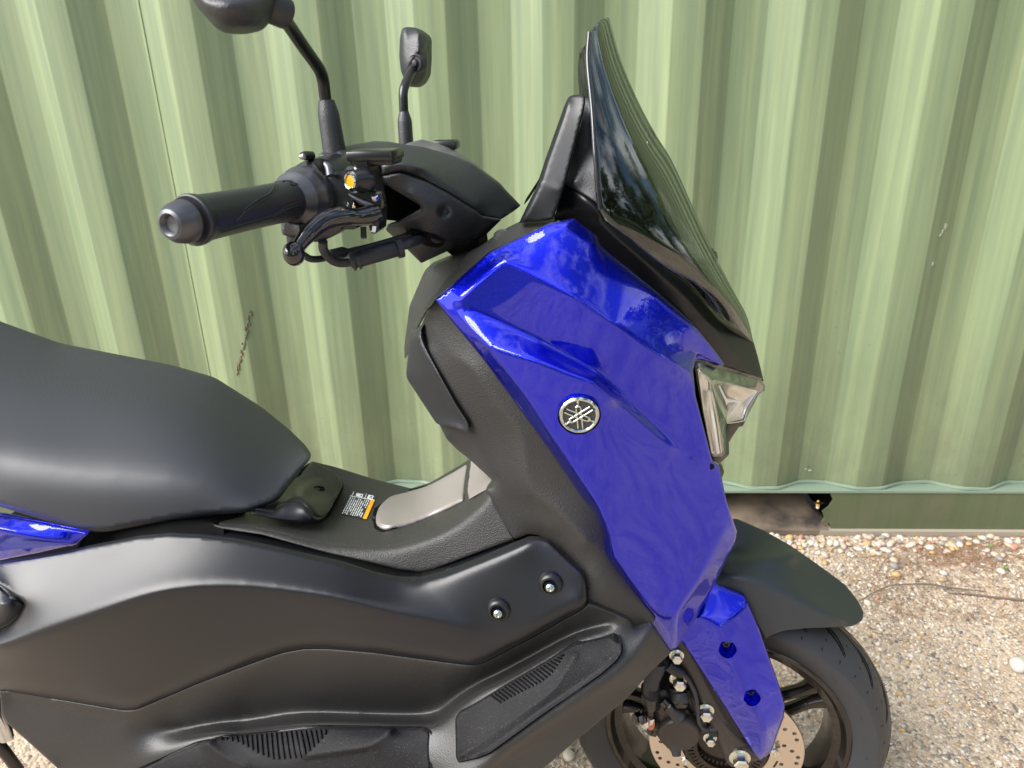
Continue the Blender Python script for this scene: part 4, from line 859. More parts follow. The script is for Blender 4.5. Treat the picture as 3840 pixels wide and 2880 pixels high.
def rib(key, A, B, w, h):
    """one anti-slip rib, triangular in section, from picture point A to B"""
    a = on(key, *A); b_ = on(key, *B); d = (b_ - a); s = d.normalized().cross((Vector(CAM) - a).normalized()).normalized() * w; n_ = s.cross(d).normalized()
    if n_.dot(Vector(CAM) - a) < 0: n_ = -n_
    return outw(mk('rib', [a - s - n_ * .002, a + s - n_ * .002, a + n_ * h, b_ - s - n_ * .002, b_ + s - n_ * .002, b_ + n_ * h * .9], [(0, 1, 2), (3, 5, 4), (0, 3, 4, 1), (1, 4, 5, 2), (2, 5, 3, 0)], MT['mat_'], PAR, smooth=False))
PAR = SC
top1 = [(1100, 668), (395, 1078)]; bot1 = [(1105, 672), (1075, 728), (1030, 790), (985, 850), (900, 915), (780, 975), (640, 1045), (520, 1112)]
def along(P, t):
    L_ = [math.dist(P[i], P[i + 1]) for i in range(len(P) - 1)]; d = t * sum(L_)
    for i, l in enumerate(L_):
        if d <= l or i == len(L_) - 1: q = d / l; return (P[i][0] + (P[i + 1][0] - P[i][0]) * q, P[i][1] + (P[i + 1][1] - P[i][1]) * q)
        d -= l
for i in range(21):
    t = .02 + i / 21.5; A = along([(1085, 680), (740, 880), (440, 1055)], t); B = along(bot1, t); rib('rub1', uv('L', *A), uv('L', *B), .0022, .0035)
tp2 = [(0, 1390), (400, 1340), (790, 1325)]; bt2 = [(0, 1440), (150, 1540), (300, 1592), (540, 1570), (700, 1430), (790, 1330)]
for i in range(22):
    t = i / 22.0; A = along([(-160, 1400), (400, 1345), (780, 1328)], t); B = along([(-160, 1405), (0, 1440), (150, 1530), (300, 1588), (540, 1570), (680, 1440), (770, 1335)], t); rib('rub2', uv('H', *A), uv('H', *B), .0021, .0035)
# bright metal at the left edge, behind the lower cover
tube('passenger_peg', [V3('G', -80, 1080, -200), V3('G', 0, 1250, -205), V3('G', 60, 1400, -205)], [.012, .011, .009], MT['steel'], SC, 14)
tube('stand_bracket', [V3('G', -60, 1420, -195), V3('G', 40, 1520, -195), V3('G', 160, 1680, -190)], [.010, .008, .008], MT['cast'], SC, 12)

# ---- mudguard
mg = T_('D', (880, 100, 20), (1035, 45, 40), (1230, 130, 52), (1400, 228, 55), (1600, 368, 50), (1750, 480, 40), (1830, 580, 25), (1866, 655, 5, 8), (1855, 705, -20, 8), (1790, 742, -52, 6), (1640, 748, -74), (1500, 752, -78), (1350, 768, -80), (1255, 800, -82), (1228, 825, -84, 3), (1180, 740, -86), (1080, 560, -84), (900, 470, -80), (820, 420, -70), (800, 250, -30))
g1_ = T_('D', (950, 400, -72), (1080, 425, -80), (1250, 478, -82), (1450, 560, -80), (1620, 650, -76), (1740, 722, -66))
g2_ = T_('D', (980, 290, -40), (1130, 310, -46), (1300, 300, -38), (1430, 270, -10))
g3_ = T_('D', (1000, 240, 5), (1150, 250, -5), (1300, 262, 0), (1400, 262, 8))
panel('mudguard', MT['guard'], SC, mg, [g1_, g2_, g3_], T_('D', (1500, 420, -10), (1650, 560, -20), (1250, 620, -82), (1500, 680, -79), (1180, 190, 20)), r=8, step=6, smooth=6, roll=(3, 1), thick=2.5, key='mud')

# ---- fork cover (blue) with two bolt wells
fc = T_('D', (880, 462, -86), (1090, 540, -92, 3), (1116, 585, -96, 4), (1180, 740, -102), (1320, 1130, -108), (1356, 1255, -108), (1342, 1345, -106), (1272, 1545, -100), (1235, 1580, -100, 3), (1195, 1608, -100, 3), (1150, 1562, -100), (920, 1200, -102), (690, 852, -100), (600, 700, -90), (700, 500, -84))
f1 = T_('D', (790, 678, -112), (860, 705, -114), (930, 746, -118), (1010, 690, -112), (1112, 600, -100))
f2 = T_('D', (930, 746, -118), (1050, 1000, -120), (1180, 1290, -120), (1225, 1420, -118), (1200, 1600, -104))
f3 = T_('D', (1225, 1420, -118), (1340, 1340, -107))
w1 = uv('D', 982, 892); w2 = uv('D', 1141, 1205)
panel('fork_cover', MT['blue'], SC, fc, [f1, f2, f3], T_('D', (850, 850, -111), (1000, 1150, -114), (1200, 1000, -114)), r=4, step=5, smooth=4, roll=(4, 3), thick=3, holes=[(w1[0], w1[1], 19), (w2[0], w2[1], 18)], key='fork')
for (u, v), rr in ((w1, 19.2), (w2, 18.2)):
    p = on('fork', u, v, -.2); s = mpx(p)
    w = lathe('bolt_well', p, (0, -1, 0), [(rr * s, .0008), (rr * s * .97, -.001), (rr * s * .88, -.008), (rr * s * .60, -.015), (.0001, -.018)], MT['blue'], SC, 36, 80, cap=False)
    lathe('well_bolt', p + Vector((0, .016, 0)), (0, -1, 0), [(rr * s * .48, 0), (rr * s * .48, .004), (rr * s * .40, .007), (rr * s * .2, .007), (rr * s * .18, .005), (.0001, .005)], MT['black'], w, 24)

# ---- emblem on the fairing: ring, dark plate, three crossed tuning forks
eu, ev = uv('P', 840, 868); p, a, b_, n_ = frame_on('fair', eu, ev, -1.5, 30); s = mpx(p); R_ = 44.5 * s
em = lathe('emblem', p + n_ * .0003, n_, [(R_ * .98, -.003), (R_ * .98, .0008), (R_ * .80, .0010), (.0001, .0010)], MT['plate'], SC, 56)
ringlathe('ring', p, n_, [(R_, -.003), (R_ * 1.0, .0012), (R_ * .93, .0030), (R_ * .86, .0032), (R_ * .80, .0022), (R_ * .79, .0010), (R_ * .79, -.003)], MT['chrome'], em, 72, 20)
ringlathe('seat_ring', p, n_, [(R_ * 1.09, -.003), (R_ * 1.09, .0012), (R_ * 1.05, .0016), (R_ * 1.01, -.001), (R_ * 1.01, -.003)], MT['blue'], em, 56, 60)
for k in range(3):
    th = math.radians(96 + 120 * k); ax_ = a * math.cos(th) + b_ * math.sin(th); ay_ = n_.cross(ax_)
    q = p + n_ * .0012; R2 = R_
    P1 = [[(-.72, .075), (.50, .075), (.50, .155), (-.72, .155)], [(-.72, -.155), (.50, -.155), (.50, -.075), (-.72, -.075)], [(.40, .15), (.40, .075), (.47, .045), (.47, -.045), (.40, -.075), (.40, -.15), (.50, -.15), (.60, -.04), (.60, .04), (.50, .15)],
          [(.58, -.035), (.70, -.035), (.70, .035), (.58, .035)], [(.69, .035), (.69, -.035), (.74, -.075), (.95, 0), (.74, .075)]]
    prism('tuning_fork', q + n_ * (.00012 * k), ax_ * R2, ay_ * R2, n_, P1, .0016, MT['chrome'], em, bev=.00025)
p = on('fair', *uv('I', 430, 1425), -.5); lathe('clip_hole', p, (-.2, -1, .1), [(.004, 0), (.0035, .0004), (.0001, -.0004)], MT['dark'], SC, 20)

# ---- nose, screen base and stay
ck = T_('B', (1060, 1185, -96), (1070, 1198, -98), (1160, 1228, -104), (1300, 1308, -112), (1320, 1400, -110)) + T_('C', (1180, 40, -112), (1330, 160, -104), (1480, 285, -96), (1640, 400, -84), (1740, 500, -70), (1840, 620, -48), (1960, 690, -26), (2035, 735, -6), (2060, 820, -2), (2092, 950, 0, 2), (2065, 946, -12, 2), (1960, 905, -40), (1860, 878, -62), (1790, 765, -72), (1690, 640, -84), (1480, 462, -94), (1190, 215, -100), (1140, 170, -98), (1120, 130, -98), (1000, 45, -96), (880, 60, -90))
panel('front_cowl', MT['satin'], SC, ck, [T_('C', (1130, 60, -112), (1320, 200, -108), (1480, 330, -100), (1640, 470, -90), (1760, 600, -74), (1900, 780, -52), (2050, 930, -14)), T_('B', (1090, 1215, -100), (1200, 1290, -118), (1300, 1380, -120))], T_('C', (1960, 800, -36),), r=5, step=6, smooth=4, roll=(3, 1.5), thick=4, ymax=None, key='cowl')
ib = T_('B', (1195, 632, -60), (1235, 640, -62), (1250, 800, -90), (1275, 1100, -110), (1295, 1330, -122), (1240, 1290, -120), (1150, 1235, -112), (1060, 1192, -100), (1110, 1020, -92), (1180, 780, -80))
panel('screen_base', MT['panel'], SC, ib + [], [T_('B', (1230, 640, -66), (1255, 900, -86), (1130, 1190, -116)), ], [], r=4, step=5, smooth=3, roll=(3, 1), thick=4)
# inside of the nose, seen dimly through the smoked screen
panel('screen_backing', MT['panel'], SC, T_('B', (1240, 760, -70), (1330, 860, -60), (1450, 1000, -48), (1600, 1230, -36), (1750, 1460, -24), (1830, 1600, -16)) + T_('C', (1800, 430, -10), (1980, 690, -12), (1740, 500, -66), (1500, 300, -92), (1200, 60, -108)) + T_('B', (1290, 1320, -116)), [], [], r=8, step=8, smooth=2, roll=(4, 2), thick=3)
sy = T_('B', (1092, 622, -92, 10), (1150, 612, -96), (1196, 620, -100, 6), (1200, 655, -104), (1190, 720, -108), (1068, 1198, -122), (992, 1418, -124, 2), (940, 1432, -122), (770, 1446, -112, 2), (820, 1340, -110), (905, 1170, -106), (935, 1050, -104), (1062, 695, -94))
panel('screen_stay', MT['satin'], SC, sy, [T_('B', (1085, 660, -100), (1065, 740, -104), (960, 1040, -112), (905, 1185, -116), (800, 1430, -118)), T_('B', (905, 1185, -116), (1050, 1240, -124))], [], r=5, step=5, smooth=3, roll=(3, 2), thick=16)
panel('screen_stay', MT['satin'], SC, T_('B', (1060, 700, 20), (1085, 640, 20), (1100, 700, 20), (950, 1110, 20), (830, 1300, 20), (800, 1330, 20), (815, 1290, 20), (900, 1160, 20), (930, 1070, 20)), [], [], r=4, step=8, smooth=0, roll=None, thick=8)
# smoked screen
WL = T_('B', (1226, 212, -132), (1217, 400, -144), (1245, 700, -160), (1264, 1000, -174), (1294, 1360, -184)) + T_('C', (1340, 165, -172), (1500, 298, -152), (1660, 412, -124), (1850, 632, -70), (2024, 746, -8))
WR = T_('B', (1358, 146, 0), (1430, 400, 0), (1535, 650, 0), (1640, 850, 0), (1760, 1050, 0)) + T_('C', (1722, 60, 0), (1825, 270, 0), (1910, 430, 0), (1985, 570, 0), (2034, 735, 0))
wl = catmull([at(*q) for q in WL], 8); wr = catmull([at(*q) for q in WR], 8)
ph0 = math.radians(22); NW = 48; PW = 2.9; w0 = math.sin(ph0); vs = []; fs = []
for Lp, Rp in zip(wl, wr):
    for k in range(NW + 1):
        ph = ph0 + (math.pi - 2 * ph0) * k / NW; w = math.sin(ph); q = (w - w0) / (1 - w0); p = Lp + (Rp - Lp) * q; p[1] = math.copysign(1, math.cos(ph)) * Lp[1] * ((1 - w ** PW) / (1 - w0 ** PW)) ** (1 / PW) if k not in (NW // 2,) else 0.0; p[0] -= .13 * max(0.0, p[1]); vs.append(p)
for i in range(len(wl) - 1):
    for k in range(NW): a = i * (NW + 1) + k; fs.append((a, a + 1, a + NW + 2, a + NW + 1))
ws = outw(mk('windscreen', vs, fs, MT['screen'], SC)); sm_ = ws.modifiers.new('thick', 'SOLIDIFY'); sm_.thickness = .003; sm_.offset = -1
wsn = WL
for pth, rr in ((wsn[0:5], .0022),):
    tube('screen_edge', [Vector(at(q[0], q[1], q[2])) for q in pth], rr, MT['gloss'], SC, 8)
for (x, y, t) in ((1628, 890, 'B'), (1808, 250, 'C')):
    u, v = uv(t, x, y); p = Vector(at(u - 2, v, -4)); lathe('screen_bolt', p, (.9, -.35, .3), [(.0105, -.001), (.0105, .001), (.006, .0014), (.006, .004), (.0001, .0045)], MT['black'], SC, 20); lathe('screen_bolt', p + Vector((.001, -.003, -.006)), (.6, -.7, .3), [(.006, 0), (.005, .003), (.0001, .0035)], MT['steel'], SC, 16)

# ---- headlamp
hl_out = T_('I', (290, 400, -102, 3), (272, 450, -104), (288, 590, -106), (350, 900, -108), (428, 1290, -102, 2), (452, 1334, -98, 3), (535, 1330, -84, 4), (572, 1292, -78, 4), (576, 1050, -64), (592, 1004, -58, 2), (765, 978, -28, 2), (900, 725, 0), (955, 692, 10, 3), (962, 640, 10, 2), (905, 560, 0), (560, 474, -60), (330, 395, -98))
hs = [(q[0] + (.6 if i < 5 else -1.2), q[1] + (1 if i < 2 or i > 13 else -.8), q[2] + 9) for i, q in enumerate(hl_out)]
hp = panel('headlamp', MT['housing'], SC, hs, [T_('I', (300, 470, -92), (410, 590, -88), (430, 750, -84), (560, 1290, -70)), T_('I', (410, 590, -88), (620, 620, -50), (890, 690, 8))], T_('I', (340, 700, -98),), r=2, step=4, smooth=1, roll=None, thick=6, key='hl')
panel('reflector', MT['reflector'], hp, T_('I', (432, 596, -92, 6), (470, 590, -88), (560, 604, -76), (885, 692, -10, 4), (780, 850, -30), (740, 960, -38), (590, 998, -64, 4), (545, 900, -70), (470, 730, -84)), [T_('I', (500, 650, -62), (580, 800, -46), (720, 780, -30)), T_('I', (580, 800, -46), (600, 960, -58))], [], r=3, step=4, smooth=0, roll=(3, -2), thick=2)
panel('indicator_bar', MT['drl'], hp, T_('I', (500, 640, -92), (520, 640, -90), (585, 770, -80), (720, 790, -62), (720, 800, -62), (600, 800, -80), (580, 830, -80), (575, 800, -82)), [], [], r=1, step=4, smooth=0, roll=None, thick=1)
tube('light_guide', [V3('I', x, y, z) for x, y, z in ((408, 690, -102), (430, 850, -103), (465, 1050, -102), (498, 1290, -98))], .0022, MT['drl'], hp, 8)
tube('light_guide', [V3('I', x, y, z) for x, y, z in ((430, 700, -99), (470, 880, -97), (505, 1100, -95), (525, 1280, -91))], .0018, MT['chrome'], hp, 8)
for pth in (((395, 578, -90), (432, 592, -92), (620, 618, -60), (890, 694, -6)), ((890, 694, -6), (790, 860, -26), (755, 975, -34)), ((432, 596, -92), (480, 750, -86), (590, 1000, -62)), ((590, 1000, -62), (680, 990, -46), (755, 975, -34)), ((300, 470, -100), (345, 520, -98), (408, 590, -96), (420, 700, -98))):
    tube('lamp_trim', [V3('I', *q) for q in pth], .0013, MT['chrome'], hp, 8)
panel('side_reflector', MT['reflector'], hp, T_('I', (300, 480, -101), (400, 590, -97), (415, 760, -97), (488, 1270, -94), (440, 1300, -98), (360, 900, -103)), [], [], r=3, step=5, smooth=0, roll=None, thick=1)
panel('lens', MT['lens'], hp, [(q[0], q[1], q[2] - 5) for q in hl_out], [T_('I', (285, 440, -112), (420, 560, -110), (900, 660, -6), (950, 660, 2)), T_('I', (420, 560, -110), (440, 700, -110), (590, 1290, -84))], [], r=3, step=4, smooth=3, roll=(3.5, 5), thick=3)
panel('lamp_rim', MT['gloss'], hp, T_('I', (290, 376, -104), (380, 398, -98), (560, 452, -66), (800, 530, -30), (905, 556, -6), (925, 540, 0), (945, 600, 6), (900, 582, -4), (560, 486, -64), (400, 440, -96), (285, 404, -104)), [], [], r=1, step=5, smooth=0, roll=None, thick=5)
panel('nose_underside', MT['satin'], SC, T_('I', (575, 1012, -54), (700, 985, -38), (768, 975, -28), (742, 1030, -26), (700, 1042, -30), (604, 1190, -44), (608, 1310, -50, 5), (500, 1410, -76, 3), (440, 1340, -88), (560, 1310, -76), (572, 1080, -60)), [T_('I', (600, 1190, -48), (560, 1240, -72))], [], r=2, step=5, smooth=1, roll=(2, 1), thick=6)
panel('nose_fin', MT['satin'], SC, T_('I', (500, 1400, -60), (520, 1405, -60), (562, 1470, -50, 5), (548, 1515, -50, 3), (520, 1560, -60)), [], [], r=3, step=5, smooth=0, roll=(2, 2), thick=12)
panel('nose_lip', MT['blue'], SC, T_('I', (262, 400, -108), (285, 335, -107, 8), (330, 325, -104), (540, 420, -72, 3), (556, 445, -66, 3), (400, 400, -94), (292, 376, -106), (275, 440, -107)), [], [], r=3, step=4, smooth=1, roll=(2, 2), thick=4)

# ---- handlebar covers
HT = T_('A', (1190, 318, -135), (1235, 288, -128, 8), (1340, 262, -110), (1450, 240, -80), (1560, 224, -50), (1650, 228, -40)) + T_('B', (10, 935, -35), (150, 955, -30), (350, 1012, -25), (460, 1058, -22), (640, 1190, -16), (780, 1335, -10, 3), (735, 1370, -20), (658, 1420, -50, 3), (520, 1396, -70), (500, 1368, -76), (300, 1240, -96), (130, 1155, -108), (0, 1118, -118)) + T_('A', (1690, 432, -122), (1612, 446, -124), (1602, 366, -124, 3), (1540, 362, -122), (1400, 370, -130), (1370, 395, -136), (1330, 350, -138), (1250, 330, -138))
h1 = T_('A', (1640, 370, -128), (1760, 365, -124), (1830, 400, -120)) + T_('B', (150, 1090, -106), (330, 1220, -90), (500, 1340, -78))
h2 = T_('A', (1340, 268, -130), (1370, 340, -140), (1380, 390, -140))
panel('handlebar_cover', MT['panel'], SC, HT, [h1, h2], T_('A', (1550, 290, -112), (1750, 300, -92)) + T_('B', (300, 1090, -62), (550, 1250, -48)), r=5, step=5, smooth=5, roll=(4, 3), thick=5, key='hbt')
HL = T_('A', (1612, 449, -126), (1690, 435, -126), (1728, 430, -125)) + T_('B', (60, 1134, -118), (180, 1184, -110), (315, 1258, -98), (500, 1376, -82), (525, 1402, -79), (655, 1425, -60, 2), (560, 1520, -60), (440, 1590, -60)) + \
    T_('A', (2125, 895, -60), (1865, 1015, -60, 3), (1780, 930, -74), (1635, 800, -84), (1650, 760, -112), (1720, 740, -116), (1860, 660, -120, 4), (1858, 640, -120, 4), (1700, 545, -124), (1625, 500, -126))
panel('handlebar_cover', MT['panel'], SC, HL, [T_('A', (1700, 770, -116), (1800, 740, -120), (1890, 660, -122), (1800, 560, -126)), T_('A', (1640, 790, -100), (1850, 820, -108), (2010, 880, -96), (2200, 860, -70))], T_('A', (1950, 750, -116), (2150, 760, -96), (2000, 600, -122)), r=4, step=5, smooth=4, roll=(4, 3), thick=5, holes=(), key='hbl', bumps=((uv('A', 2012, 680)[0], uv('A', 2012, 680)[1], 18, 9),))
panel('cable_port', MT['dark'], SC, bas(T_('A', (1782, 795), (1860, 810), (1960, 840), (2020, 870), (2010, 900), (1975, 915), (1900, 905), (1850, 880)), 'hbl', -3.5), [], [], r=8, step=6, smooth=0, roll=None, thick=1)
panel('cockpit_core', MT['dark'], SC, T_('A', (1380, 330, -70), (1700, 330, -70), (2000, 520, -50), (2212, 760, -40), (2212, 900, -30), (2100, 990, -30), (1980, 900, -40), (1700, 740, -90), (1500, 720, -100), (1390, 520, -100)), [], [], r=5, step=12, smooth=0, roll=None, thick=60)
MTR = T_('B', (15, 945, 0), (55, 925, 0, 6), (130, 905, 20), (205, 925, 30), (240, 928, 40), (340, 975, 40), (450, 1045, 30), (640, 1190, 20), (690, 1250, 10), (760, 1320, 0), (640, 1240, -10), (440, 1080, -14), (200, 1000, -14))
panel('meter_housing', MT['meter'], SC, MTR, [T_('B', (200, 975, -4), (260, 950, 10), (350, 985, 10), (440, 1060, 0))], [], r=5, step=5, smooth=3, roll=(3, 6), thick=10)
box('ignition_switch', V3('B', 300, 938, 60), AXW, (.032, .03, .012), MT['black'], SC, .004)
tube('steering_stem', [V3('C', 330, 170, -20), V3('C', 480, 150, -20)], .03, MT['dark'], SC, 16)

# ---- grip, throttle, switch housing
g0 = V3('A', 330, 745, -350); gE = V3('A', 1060, 600, -205)
gax = (g0 - gE).normalized(); gl = (g0 - gE).length
def gp(t): return gE + (g0 - gE) * t
s = mpx(g0)
gr = 158 / 3 * s
pr_ = []
ball_pts = [(0.0001, gl + .0115), (gr * .30, gl + .0122), (gr * .38, gl + .0150), (gr * .46, gl + .0162), (gr * .60, gl + .0152), (gr * .80, gl + .0095), (gr * .88, gl + .003), (gr * .89, gl - .001), (gr * .7, gl - .002)]
lathe('bar_end', gE, gax, ball_pts, MT['barend'], SC, 48)
gobj = lathe('grip', gE, gax, [(gr * .8, -.02), (gr * .98, 0), (gr * .96, gl * .25), (gr * .94, gl * .5), (gr * .96, gl * .78), (gr * .98, gl * .88), (gr * 1.00, gl * .90), (gr * 1.06, gl * .915), (gr * 1.08, gl * .945), (gr * 1.05, gl * .955), (gr * 1.0, gl * .958), (gr * .9, gl * .955)], MT['grip'], SC, 56, 25)
def grip_line(P, name='grip_rib', rr=.0007):
    ga, gb_, gn = basis(gax); pts = []
    for t, ang in P: th = math.radians(ang); r0 = gr * .965; pts.append(gE + gn * (gl * t) + (ga * math.cos(th) + gb_ * math.sin(th)) * r0)
    return tube(name, pts, rr, MT['grip'], gobj, 6, smooth=False)
ga, gb_, gn = basis(gax); tocam = (Vector(CAM) - gp(.5)); camang = math.degrees(math.atan2(tocam.dot(gb_), tocam.dot(ga)))
upang = math.degrees(math.atan2(Vector((0, 0, 1)).dot(gb_), Vector((0, 0, 1)).dot(ga))); sg_ = 1 if ((upang - camang + 180) % 360 - 180) > 0 else -1
for o_ in (0, 7):
    grip_line([(.75 - o_ * .006, camang - sg_ * (25 - o_)), (.66, camang - sg_ * (5 - o_)), (.52, camang + sg_ * (12 + o_)), (.40, camang + sg_ * (22 + o_)), (.30, camang + sg_ * (42 + o_)), (.24, camang + sg_ * (60 + o_))])
for o_ in (0, 7):
    grip_line([(.85, camang - sg_ * (48 - o_)), (.42, camang - sg_ * (38 - o_)), (.30, camang - sg_ * (22 - o_)), (.12, camang - sg_ * (16 - o_))])
# knurled end of the grip
for i in range(70):
    t = .05 + (i % 5) * .022; ang = upang - sg_ * (30 - (i // 5) * 13 + (i % 2) * 5); th = math.radians(ang); c0 = gE + gn * (gl * t) + (ga * math.cos(th) + gb_ * math.sin(th)) * gr * .97
    box('grip_stud', c0, (gn, (ga * -math.sin(th) + gb_ * math.cos(th)), (ga * math.cos(th) + gb_ * math.sin(th))), (.0028, .0022, .0016), MT['grip'], gobj, 0)
thc = gE - gax * .004
lathe('throttle_collar', thc, gax, [(gr * 1.50, -.022), (gr * 1.58, -.016), (gr * 1.58, -.007), (gr * 1.50, -.003), (gr * 1.44, -.001), (gr * 1.36, .007), (gr * 1.20, .011), (gr * 1.04, .014), (gr * .95, .017)], MT['barend'], SC, 56, 25)
lathe('switch_housing', thc, gax, [(gr * 1.1, -.108), (gr * 1.98, -.104), (gr * 2.02, -.09), (gr * 1.95, -.055), (gr * 1.82, -.030), (gr * 1.74, -.024), (gr * 1.48, -.019), (gr * 1.38, -.019)], MT['satin'], SC, 56, 30)
hb = V3('O', 620, 560, -165)
p = V3('O', 640, 420, -205)
tube('start_switch', [V3('O', 570, 290, -196), V3('O', 660, 370, -200), V3('O', 690, 480, -203)], [.002, .0036, .0042], MT['barend'], SC, 14)
tube('switch_slot', [V3('O', 500, 300, -192), V3('O', 590, 345, -196), V3('O', 650, 450, -197)], [.003, .006, .004], MT['dark'], SC, 12)
tube('kill_switch', [V3('O', 305, 240, -185), V3('O', 345, 222, -180), V3('O', 450, 225, -170)], [.002, .0042, .0045], MT['black'], SC, 12); tube('kill_switch', [V3('O', 300, 238, -190), V3('O', 350, 225, -190)], [.0024, .0030], MT['silver'], SC, 12)
panel('switch_housing', MT['panel'], SC, T_('O', (50, 1030, -215), (200, 1090, -215), (420, 1080, -210), (600, 1000, -205), (840, 1120, -195), (850, 1180, -195), (700, 1280, -195), (560, 1335, -200), (460, 1340, -205), (240, 1280, -212), (70, 1250, -216), (50, 1190, -216)), [T_('O', (290, 1100, -218), (310, 1280, -218))], [], r=5, step=5, smooth=1, roll=(3, 3), thick=26)
tube('housing_seam', [V3('O', 290, 1100, -219), V3('O', 310, 1275, -219)], .0006, MT['dark'], SC, 6)
box('cable_boot', V3('O', 200, 1300, -205), AXW, (.010, .01, .02), MT['rubber'], SC, .002)
# dark clamp block behind the brake lever
box('bar_clamp', V3('O', 860, 780, -165), AXW, (.040, .05, .055), MT['black'], SC, .006)
# master cylinder with reservoir, sight glass, banjo and lever
yM = -178
mcb = prism('master_cylinder', V3('O', 0, 0, yM + 26), *[Vector(q) for q in ((1, 0, 0), (0, 0, 1), (0, -1, 0))], [[(q - V3('O', 0, 0, yM + 26)).xz[:] for q in (V3('O', x, y, yM + 26) for x, y in ((1010, 330), (1320, 300), (1345, 460), (1385, 600), (1440, 900), (1420, 1160), (1330, 1170), (1290, 1000), (1180, 700), (1060, 680), (1000, 500)))]], .034, MT['black'], SC, bev=.003)
rc = V3('O', 1285, 190, yM + 8)
xa = (V3('O', 1580, 215, yM + 8) - V3('O', 975, 265, yM + 8)).normalized()
box('reservoir_cap', V3('O', 1275, 205, yM + 10), AXW, (.046, .044, .0095), MT['black'], SC, .0025)
box('reservoir_neck', V3('O', 1110, 292, yM + 2), AXW, (.0165, .024, .016), MT['black'], SC, .002)
box('reservoir', V3('O', 1285, 262, yM + 11), AXW, (.043, .037, .010), MT['black'], SC, .003)
sg = V3('O', 950, 550, yM - 26); s = mpx(sg); sga = Vector((-.5, -.86, .05))
lathe('sight_glass', sg, sga, [(26 * s, -.022), (27 * s, -.012), (22 * s, -.008), (21 * s, -.001), (17.5 * s, .0002), (14.2 * s, -.001)], MT['black'], SC, 40, 40)
ringlathe('sight_ring', sg, sga, [(17.5 * s, -.001), (18.5 * s, .001), (16.5 * s, .002), (14.5 * s, .0015), (14.4 * s, -.001)], MT['chrome'], SC, 40)
lathe('sight_window', sg, sga, [(14.4 * s, .0002), (8 * s, -.0008), (.0001, -.0012)], MT['amber'], SC, 32)
tube('clamp_screw', [V3('O', 1110, 500, yM - 8), V3('O', 1080, 470, yM - 4)], .0038, MT['silver'], SC, 10); tube('clamp_arm', [V3('O', 960, 400, yM - 6), V3('O', 1030, 400, yM - 9), V3('O', 1080, 470, yM - 11), V3('O', 1160, 490, yM - 11)], [.003, .004, .005, .004], MT['gloss'], SC, 10)
prism('lever_bracket', V3('O', 920, 710, yM - 14), Vector((1, 0, 0)), Vector((0, 0, 1)), Vector((0, 1, 0)), [[(q - V3('O', 920, 710, yM - 14)).xz[:] for q in (V3('O', x, y, yM - 14) for x, y in ((920, 712), (1060, 655), (1200, 665), (1340, 700), (1380, 850), (1350, 930), (1220, 940), (1040, 860), (1010, 790)))]], .012, MT['gloss'], SC, bev=.002)
tube('bracket_edge', [V3('O', 925, 722, yM - 16), V3('O', 1030, 780, yM - 16), V3('O', 1180, 850, yM - 16), V3('O', 1260, 862, yM - 15)], [.0010, .0022, .0026, .001], MT['barend'], SC, 8)
hexbolt('lever_pivot', V3('O', 1270, 790, yM - 15), .0062, SC, (0, -.5, 1), washer=False, length=.8, m=MT['steel']); hexbolt('lever_pivot', V3('O', 1250, 1140, yM - 10), .0060, SC, (-.1, -.4, -.9), washer=False, length=1.0, m=MT['zinc']); hexbolt('lever_pivot', V3('O', 1115, 1140, yM - 10), .0048, SC, (0, -.2, -1), washer=False, length=2.4, m=MT['black'])
hexbolt('brake_switch_screw', V3('O', 960, 850, yM - 6), .0062, SC, (-.6, -.7, .2), length=.8, m=MT['steel']); lathe('brass_contact', V3('O', 1000, 885, yM - 9), (.6, -.6, -.4), [(.0028, -.004), (.0028, .004), (.001, .0045)], mat('brass', (.75, .50, .20), .25, metal=1), SC, 14)
lv = [V3('O', 1330, 950, yM - 12), V3('O', 1220, 985, yM - 16), V3('O', 1040, 1015, yM - 24), V3('O', 850, 1010, yM - 34), V3('O', 660, 1050, yM - 46), V3('O', 520, 1130, yM - 56), V3('O', 400, 1240, yM - 66), V3('O', 300, 1360, yM - 74), V3('O', 240, 1450, yM - 79)]
tube('brake_lever', lv, [.008, .0095, .0085, .0098, .0092, .0085, .0078, .0066, .0060], MT['gloss'], SC, 20)
q = V3('O', 215, 1490, yM - 82); s = mpx(q); v, f = ico(3); mk('lever_ball', (v * [24 * s, 24 * s, 27 * s] + np.array(q)).tolist(), f, MT['gloss'], SC)
# cables under the bar
def tb(name, L_, r_, mt, **k): return tube(name, [V3('O', *q) for q in L_], r_, MT[mt], SC, 12, **k)
tb('throttle_cable', [(330, 1500, -200), (440, 1560, -190), (600, 1550, -175), (720, 1500, -165), (900, 1480, -155), (1200, 1400, -140), (1500, 1315, -120), (1800, 1240, -95), (2000, 1200, -70)], [.0035] * 4 + [.0045, .0036, .0036, .0055, .0055], 'rubber')
tb('cable_sleeve', [(690, 1510, -166), (850, 1475, -158), (900, 1470, -155)], [.006, .0062, .0045], 'rubber', smooth=False)
tb('throttle_cable', [(590, 1330, -200), (600, 1440, -195), (680, 1550, -185), (800, 1610, -176), (950, 1600, -168)], .0046, 'rubber')
tb('cable_adjuster', [(930, 1590, -168), (960, 1580, -167), (1060, 1560, -164), (1540, 1430, -140), (1560, 1420, -139)], [.0065, .0085, .0088, .0084, .0075], 'rubber', smooth=False)
for t in (0, 1): tb('adjuster_nut', [(965 + t * 70, 1598 - t * 20, -167), (1000 + t * 70, 1588 - t * 20, -166)], .0098, 'rubber', smooth=False)
